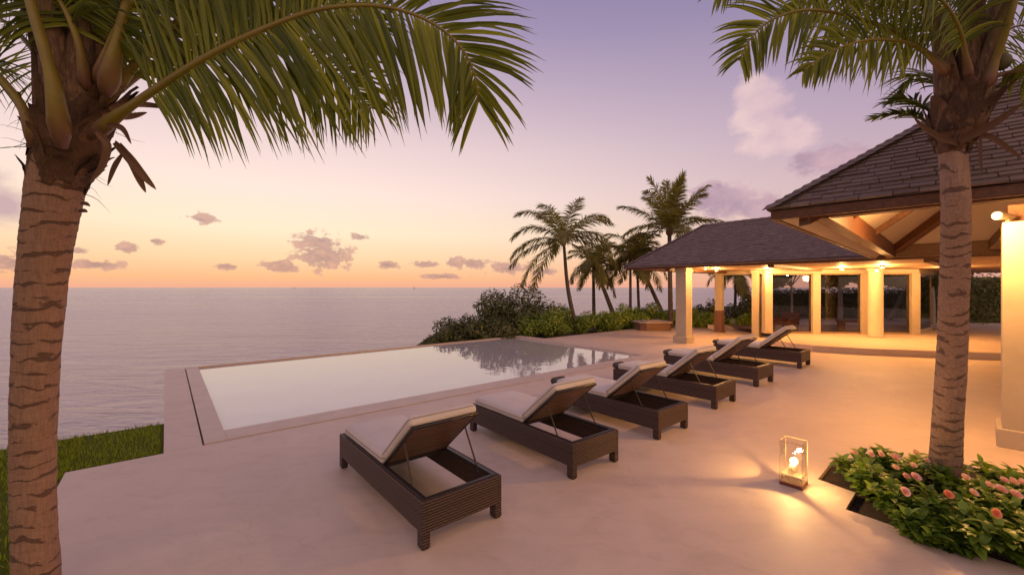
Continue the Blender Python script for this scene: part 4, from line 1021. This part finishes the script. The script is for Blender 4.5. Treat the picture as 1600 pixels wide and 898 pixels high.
small_palm('small upright palm behind the shrubs, its crown merging with the curved one', P(928,500,26), P(927,415,26), .12, .08, 14, 1.9, 23, elmin=-35, ll=.55, nleaf=60, bend=1.3)
small_palm('tall bushy palm whose crown stands highest above the pavilion eave', P(1048,512,22), P(1046,365,22), .13, .10, 20, 3.0, 24, elmin=0, elmax=88, ll=.72, nleaf=84, lw=.05, bend=.75, mat='frondfar')
small_palm('thin palm with drooping fronds behind the eave tip of the pavilion', P(985,505,24), P(985,412,24), .09, .07, 11, 1.9, 25, elmin=-30, ll=.72, nleaf=64, bend=1.3)
small_palm('thin dark palm just left of the leaning palm near the eave tip', P(999,505,24.5), P(995,400,24.5), .09, .07, 12, 2.3, 26, elmin=-10, elmax=75, ll=.62, nleaf=64, bend=1.1)
small_palm('leaning palm whose trunk slants down to the right under the eave tip', P(1040,500,25), P(1000,412,25), .14, .09, 11, 2.1, 27, elmin=-30, ll=.72, nleaf=64, bend=1.2)
small_palm('tall palm behind the roof of the pavilion, seen through the columns', P(1148,500,26), P(1150,425,26), .09, .07, 18, 2.2, 28, elmin=-50, elmax=60, ll=.62, nleaf=60, bend=1.2)

# ------------------------------------------------------------------ shrubs, trees, hedge
def leaf_cloud(mb, clumps, n, size, seed, shell=.55, zmin=None):
    rd = random.Random(seed); tot = sum(c_[3]*c_[4]*c_[5] for c_ in clumps)**1.0
    wts = [(c_[3]*c_[4]*c_[5])**.67 for c_ in clumps]; sw_ = sum(wts)
    for c_, w_ in zip(clumps, wts):
        cx, cy, cz, rx, ry, rz = c_; sh_ = rd.uniform(-.18, .18)
        for _ in range(int(n*w_/sw_)):
            while True:
                d = Vector((rd.gauss(0,1), rd.gauss(0,1), rd.gauss(0,1)))
                if d.length > .01: break
            d.normalize(); q = shell+(1-shell)*rd.random()**.6
            bump = 1+.28*noise.noise(Vector((d.x*2.3+cx, d.y*2.3+cy, d.z*2.3+cz)))
            p = Vector((cx+d.x*rx*q*bump, cy+d.y*ry*q*bump, cz+d.z*rz*q*bump))
            if zmin is not None and p.z < zmin: continue
            nrm = (d+Vector((rd.uniform(-1,1), rd.uniform(-1,1), rd.uniform(-.3,1.2)))).normalized()
            a = nrm.orthogonal().normalized(); b2 = nrm.cross(a); th = rd.uniform(0, 2*PI)
            x_ = a*math.cos(th)+b2*math.sin(th); y_ = nrm.cross(x_); s_ = size*rd.uniform(.6, 1.35)
            mb.add([p-x_*s_, p-y_*s_*.45+nrm*s_*.1, p+x_*s_, p+y_*s_*.45+nrm*s_*.1], [(0,1,2,3)], r=max(0, min(1, rd.random()*.8+.1+sh_)))
def shrub(label, px, pytop, pybase, wpx, depth, mat, seed, n=2600, leaf=.07, group='shrubs behind the terrace', name='shrub', cat_='shrub', dy=1.0, stems=True):
    rd = random.Random(seed); k = depth/FPX; cx = (px-800)*k; zt = H+(449-pytop)*k; zb = H+(449-pybase)*k; hw = wpx*k/2; hh = (zt-zb)
    base = Vector((cx, depth, zb)); root = thing(name, label, cat_, base, 0, group); cl = []
    for i in range(11):
        x = cx+rd.uniform(-.75, .75)*hw; f = 1-abs((x-cx)/hw)**2*.45
        zc = zb+hh*f*rd.uniform(.35, .72); cl.append((x, depth+rd.uniform(-.45, .45)*hw*dy, zc, hw*rd.uniform(.28, .45), hw*rd.uniform(.28, .42)*dy, hh*f*rd.uniform(.22, .34)))
    mb = MB(); leaf_cloud(mb, cl, n, leaf, seed, .45); mb.build('foliage', M[mat], root, local=Matrix.Translation(base))
    mb = MB()
    for c_ in cl: mb.tube([base+Vector((rd.uniform(-.1,.1), 0, 0)), Vector(((base.x+c_[0])/2, (base.y+c_[1])/2, (zb+c_[2])/2-.1)), Vector(c_[:3])], [.05, .035, .012], 6)
    mb.build('stem', M['barkfar'], root, local=Matrix.Translation(base))
    return root
GS = 'shrubs behind the terrace'
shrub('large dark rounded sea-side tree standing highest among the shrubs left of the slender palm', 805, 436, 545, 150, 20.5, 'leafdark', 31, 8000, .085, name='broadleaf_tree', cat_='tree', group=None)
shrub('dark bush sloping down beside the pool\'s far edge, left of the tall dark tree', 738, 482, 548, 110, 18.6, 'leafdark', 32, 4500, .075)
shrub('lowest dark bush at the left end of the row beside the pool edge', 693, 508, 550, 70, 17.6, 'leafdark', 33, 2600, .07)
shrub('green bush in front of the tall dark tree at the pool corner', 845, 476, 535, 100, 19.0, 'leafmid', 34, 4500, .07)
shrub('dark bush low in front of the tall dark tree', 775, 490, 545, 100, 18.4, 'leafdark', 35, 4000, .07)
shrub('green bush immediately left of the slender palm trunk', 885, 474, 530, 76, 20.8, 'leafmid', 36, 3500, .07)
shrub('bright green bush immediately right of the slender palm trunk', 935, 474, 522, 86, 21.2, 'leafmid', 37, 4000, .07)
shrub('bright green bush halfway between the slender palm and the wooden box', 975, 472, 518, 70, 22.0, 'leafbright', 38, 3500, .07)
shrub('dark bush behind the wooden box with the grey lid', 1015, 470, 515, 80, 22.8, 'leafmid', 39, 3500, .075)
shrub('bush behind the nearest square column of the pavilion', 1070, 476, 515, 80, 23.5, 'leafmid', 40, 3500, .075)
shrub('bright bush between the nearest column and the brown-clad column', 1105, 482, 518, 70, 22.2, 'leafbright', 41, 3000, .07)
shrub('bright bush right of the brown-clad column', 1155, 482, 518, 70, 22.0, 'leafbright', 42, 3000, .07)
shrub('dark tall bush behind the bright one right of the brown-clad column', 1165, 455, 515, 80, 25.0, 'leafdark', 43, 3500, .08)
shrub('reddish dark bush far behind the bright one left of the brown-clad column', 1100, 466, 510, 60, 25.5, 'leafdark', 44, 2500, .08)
def hedge(label, x0, x1, pytop, depth, n, seed, mat='leafdark', z0=-.1, th=.6):
    rd = random.Random(seed); a = (x0-800)/FPX*depth; b2 = (x1-800)/FPX*depth; zt = H+(449-pytop)/FPX*depth
    base = Vector(((a+b2)/2, depth, z0)); root = thing('hedge', label, 'hedge', base); cl = []
    x = a
    while x < b2:
        cl.append((x, depth+rd.uniform(-.1,.1), (zt+z0)/2+rd.uniform(-.1, .1), .75, th, (zt-z0)/2)); x += .55
    mb = MB(); leaf_cloud(mb, cl, n, .085, seed, .7); mb.build('foliage', M[mat], root, local=Matrix.Translation(base))
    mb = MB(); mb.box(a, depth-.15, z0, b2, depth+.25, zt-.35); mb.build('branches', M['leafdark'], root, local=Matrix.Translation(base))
    return root
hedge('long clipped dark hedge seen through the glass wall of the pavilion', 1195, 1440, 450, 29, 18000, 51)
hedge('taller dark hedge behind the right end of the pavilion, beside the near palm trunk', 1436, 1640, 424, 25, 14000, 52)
shrub('low bright shrub at the foot of the taller hedge, right of the near palm', 1540, 505, 522, 90, 23.2, 'leafbright', 53, 2500, .06, group=None)
def leafy_tree(label, px, depth, ztrunk, crown, n, seed, mat='leafdark', tm='whitebark', lean=0, rt=.17):
    rd = random.Random(seed); x = (px-800)/FPX*depth; base = Vector((x, depth, -.1)); root = thing('garden_tree', label, 'tree', base, 0, 'trees behind the pavilion'); loc = Matrix.Translation(base)
    top = Vector((x+lean, depth, ztrunk)); mb = MB(); mb.tube(spline([base, (base+top)/2+Vector((.06,0,0)), top], 10), [rt*(1-.4*i/10) for i in range(11)], 10)
    cl = []
    for i in range(9):
        c_ = Vector((x+lean+rd.uniform(-1, 1)*crown, depth+rd.uniform(-.8, .8)*crown, ztrunk+rd.uniform(.1, 1.5))); mb.tube([top-Vector((0,0,.2)), (top+c_)/2+Vector((0,0,.15)), c_], [rt*.5, rt*.3, .03], 6); cl.append((c_.x, c_.y, c_.z, crown*.42, crown*.42, .5))
    mb.build('trunk', M[tm], root, smooth=True, local=loc)
    mb = MB(); leaf_cloud(mb, cl, n, .12, seed, .3); mb.build('crown', M[mat], root, local=loc)
leafy_tree('tree with a pale straight trunk behind the pane left of the round column', 1312, 27.4, 2.25, 2.4, 9000, 61)
leafy_tree('tree with a leaning trunk behind the pane right of the round column', 1388, 27.0, 2.3, 2.0, 9000, 62, lean=1.2, rt=.13)
leafy_tree('thin pale double-stemmed tree behind the leftmost pane', 1236, 26.5, 2.35, 1.9, 9000, 63, rt=.08)
leafy_tree('dark tree rising over the hedge behind the right end of the pavilion', 1455, 24.2, 2.3, 1.9, 9000, 64)

# ------------------------------------------------------------------ flower bed plants
def leaf_blade(mb, p, d, up, ln, wd, r):
    d = d.normalized(); s_ = d.cross(up)
    if s_.length < .05: s_ = d.orthogonal()
    s_.normalize(); n_ = s_.cross(d); rows = []
    for (y, w_, h_) in ((0,.12,0),(.25,.8,.05),(.55,1.0,.04),(.82,.6,-.05),(1,.03,-.16)):
        c_ = p+d*ln*y+n_*h_*ln; rows.append([c_-s_*wd*w_*.5+n_*wd*.12*w_, c_, c_+s_*wd*w_*.5+n_*wd*.12*w_])
    vs = [v for r_ in rows for v in r_]; mb.add(vs, [(a*3+b2, a*3+b2+1, (a+1)*3+b2+1, (a+1)*3+b2) for a in range(4) for b2 in range(2)], r=r)
def bloom(rd, r_, tight):
    mb = MB()
    for ring, (n_, rr, tilt, sz) in enumerate(((7, .35, 20, 1.0), (6, .28, 42, .85), (5, .18, 62, .68), (4, .08, 80, .5))):
        for i in range(n_):
            a = 2*PI*(i+.5*ring)/n_+rd.uniform(-.12, .12); o_ = Vector((math.cos(a), math.sin(a), 0)); ti = R(tilt+tight+rd.uniform(-6, 6)); d = o_*math.cos(ti)+Vector((0,0,1))*math.sin(ti)
            s_ = Vector((-math.sin(a), math.cos(a), 0)); n2 = s_.cross(d); rows = []
            for (y, w_) in ((0,.35),(.35,.85),(.7,1.0),(.95,.6)):
                c_ = o_*rr*r_*.4+d*y*sz*r_-n2*(y*y)*r_*.18; ww = w_*sz*r_*.52
                rows.append([c_-s_*ww-n2*.14*r_, c_, c_+s_*ww-n2*.14*r_])
            mb.add([v for q_ in rows for v in q_], [(b_*3+c2, b_*3+c2+1, (b_+1)*3+c2+1, (b_+1)*3+c2) for b_ in range(3) for c2 in range(2)], r=rd.random())
    mb.lathe([(.005*r_/.05,-.25*r_),(.03*r_/.05*.5,-.12*r_),(.2*r_,0.0)], 0, 0, 8, r=.1)
    return mb
def bed_shrub(label, x, y, h_, wd, seed, fls, nstem=16):
    rd = random.Random(seed); base = Vector((x, y, -.05)); h_ *= .9; root = thing('flowering_shrub', label, 'flowering shrub', base, rd.uniform(0, 6), 'low flowering shrubs in the bed')
    Mi = world_mat(root); mbs = MB(); mbl = MB()
    for i in range(nstem):
        a = rd.uniform(0, 2*PI); sp_ = rd.random()**.6*wd*.5; top = Vector((math.cos(a)*sp_, math.sin(a)*sp_, h_*rd.uniform(.62, 1.02)*(1-.28*(sp_/(wd*.5))**2)))
        midp = Vector((top.x*.45, top.y*.45, top.z*.55)); pts = spline([(0,0,0), midp, top], 8); mbs.tube(pts, [.006-.0005*k for k in range(9)], 5)
        for k in range(2, 9):
            for q in range(3 if k < 7 else 4):
                aa = rd.uniform(0, 2*PI); el_ = rd.uniform(-.1, .7) if k < 8 else rd.uniform(.1, 1.1); d = Vector((math.cos(aa)*math.cos(el_), math.sin(aa)*math.cos(el_), math.sin(el_)))
                leaf_blade(mbl, pts[k], d, Vector((0,0,1)), rd.uniform(.07, .14), rd.uniform(.042, .078), max(0, min(1, rd.gauss(.35+.3*k/8, .2))))
    mbs.build('stem', M['leafmid'], root); mbl.build('foliage', M['bedleaf'], root, smooth=True)
    for i, (dx, dy, dz, r_, mt, tx, ty) in enumerate(fls):
        mb = bloom(rd, r_, rd.uniform(-8, 12)); o = mb.build('flower', M[mt], root, smooth=True)
        loc = Mi.inverted() @ Vector((x+dx, y+dy, dz)); o.location = loc; o.rotation_euler = (Mi.inverted().to_3x3() @ Matrix.Rotation(R(ty), 3, 'Y') @ Matrix.Rotation(R(tx), 3, 'X')).to_euler()
def fl_at(px, py, z, r_=.05, mt='petal', tx=35, ty=0):
    p = at(px, py, z); return (p, r_, mt, tx, ty)
FL = [fl_at(1398,712,.42,.055,'petal2'), fl_at(1376,708,.42,.045,'petal'), fl_at(1399,728,.38,.04,'petal'), fl_at(1426,725,.40,.045,'petal'), fl_at(1430,743,.42,.055,'petal2'),
      fl_at(1415,742,.40,.045,'petal2'), fl_at(1413,765,.42,.05,'petal2',55), fl_at(1480,770,.44,.052,'petal3',45), fl_at(1520,767,.42,.045,'petal'), fl_at(1507,744,.44,.05,'petal'),
      fl_at(1361,708,.40,.04,'petal'), fl_at(1334,705,.40,.04,'petal'), fl_at(1554,798,.40,.05,'petal3',60), fl_at(1563,762,.42,.055,'petal2'), fl_at(1586,770,.42,.055,'petal2'),
      fl_at(1583,750,.42,.05,'petal'), fl_at(1598,752,.42,.05,'petal'), fl_at(1545,755,.42,.045,'petal'), fl_at(1430,705,.40,.045,'petal'), fl_at(1568,748,.44,.045,'petal2'), fl_at(1447,718,.40,.04,'petal')]
SH = [(1338,726,.32,.34,'at the left tip of the flower bed, nearest the lantern'), (1368,752,.36,.40,'second from the left tip of the bed, behind its notch'), (1385,722,.38,.5,'at the back of the bed, left of the palm trunk'),
      (1408,782,.38,.42,'in front of the palm, above the bed\'s notched edge'), (1432,742,.42,.52,'directly left of the palm trunk'), (1452,800,.42,.55,'directly in front of the palm trunk base'),
      (1510,770,.44,.55,'directly right of the palm trunk base'), (1500,832,.38,.5,'low at the front edge of the bed, below the coral bloom'), (1552,800,.44,.6,'around the coral bloom at the right of the bed'),
      (1570,752,.44,.55,'at the back right of the bed, below the pillar'), (1600,790,.44,.6,'at the right edge of the view, with several pink blooms'), (1590,845,.40,.55,'in the lower right corner of the view'), (1470,722,.34,.36,'just behind the palm trunk base'),
      (1660,800,.44,.7,'farthest right in the bed, mostly outside the view'), (1432,812,.26,.28,'smallest one at the front edge left of the palm')]
pts_ = [at(a, b2+28, 0) for a, b2, *_ in SH]; asg = [[] for _ in SH]
for f_ in FL:
    j = min(range(len(SH)), key=lambda k: (pts_[k].xy-f_[0].xy).length); p = f_[0]
    asg[j].append((p.x-pts_[j].x, p.y-pts_[j].y, p.z-.015, f_[1]*.74, f_[2], f_[3], f_[4]))
for i, (a, b2, h_, wd, lab) in enumerate(SH):
    bed_shrub('low green shrub '+lab, pts_[i].x, pts_[i].y, h_, wd, 70+i, asg[i], 18)

# ------------------------------------------------------------------ far sailing boats
for (px, d_, h_, lab) in ((647, 3200, 17, 'tiny dark sailing boat on the horizon left of the tall dark tree'), (460, 4200, 14, 'tiny dark sailing boat on the horizon above the pool\'s left half')):
    x = (px-800)/FPX*d_; t_ = thing('sailboat', lab, 'sailing boat', (x, d_, SEA+.0), R(20), 'boats on the horizon')
    mb = MB(); mb.add([(-7,0,1.6),(-6,-1.8,1.6),(5,-1.9,1.7),(8.5,0,2.2),(5,1.9,1.7),(-6,1.8,1.6),(-5.5,0,-.6),(6,0,-.6)], [(0,1,2,3,4,5), (0,6,1), (1,6,7,2), (2,7,3), (3,7,4), (4,7,6,5), (5,6,0)]); mb.build('hull', M['sail'], t_)
    mb = MB(); mb.tube([(1,0,1.7), (1,0,h_)], .2, 6); mb.build('mast', M['sail'], t_)
    mb = MB(); mb.prism([(0,0),(1,0),(1,1)], 0, 1, M=Matrix.Translation((-5.5,0,3)) @ Matrix.Rotation(R(90), 4, 'X') @ Matrix.Diagonal((6.2, h_-4, .1, 1))); mb.build('sail', M['sail'], t_)
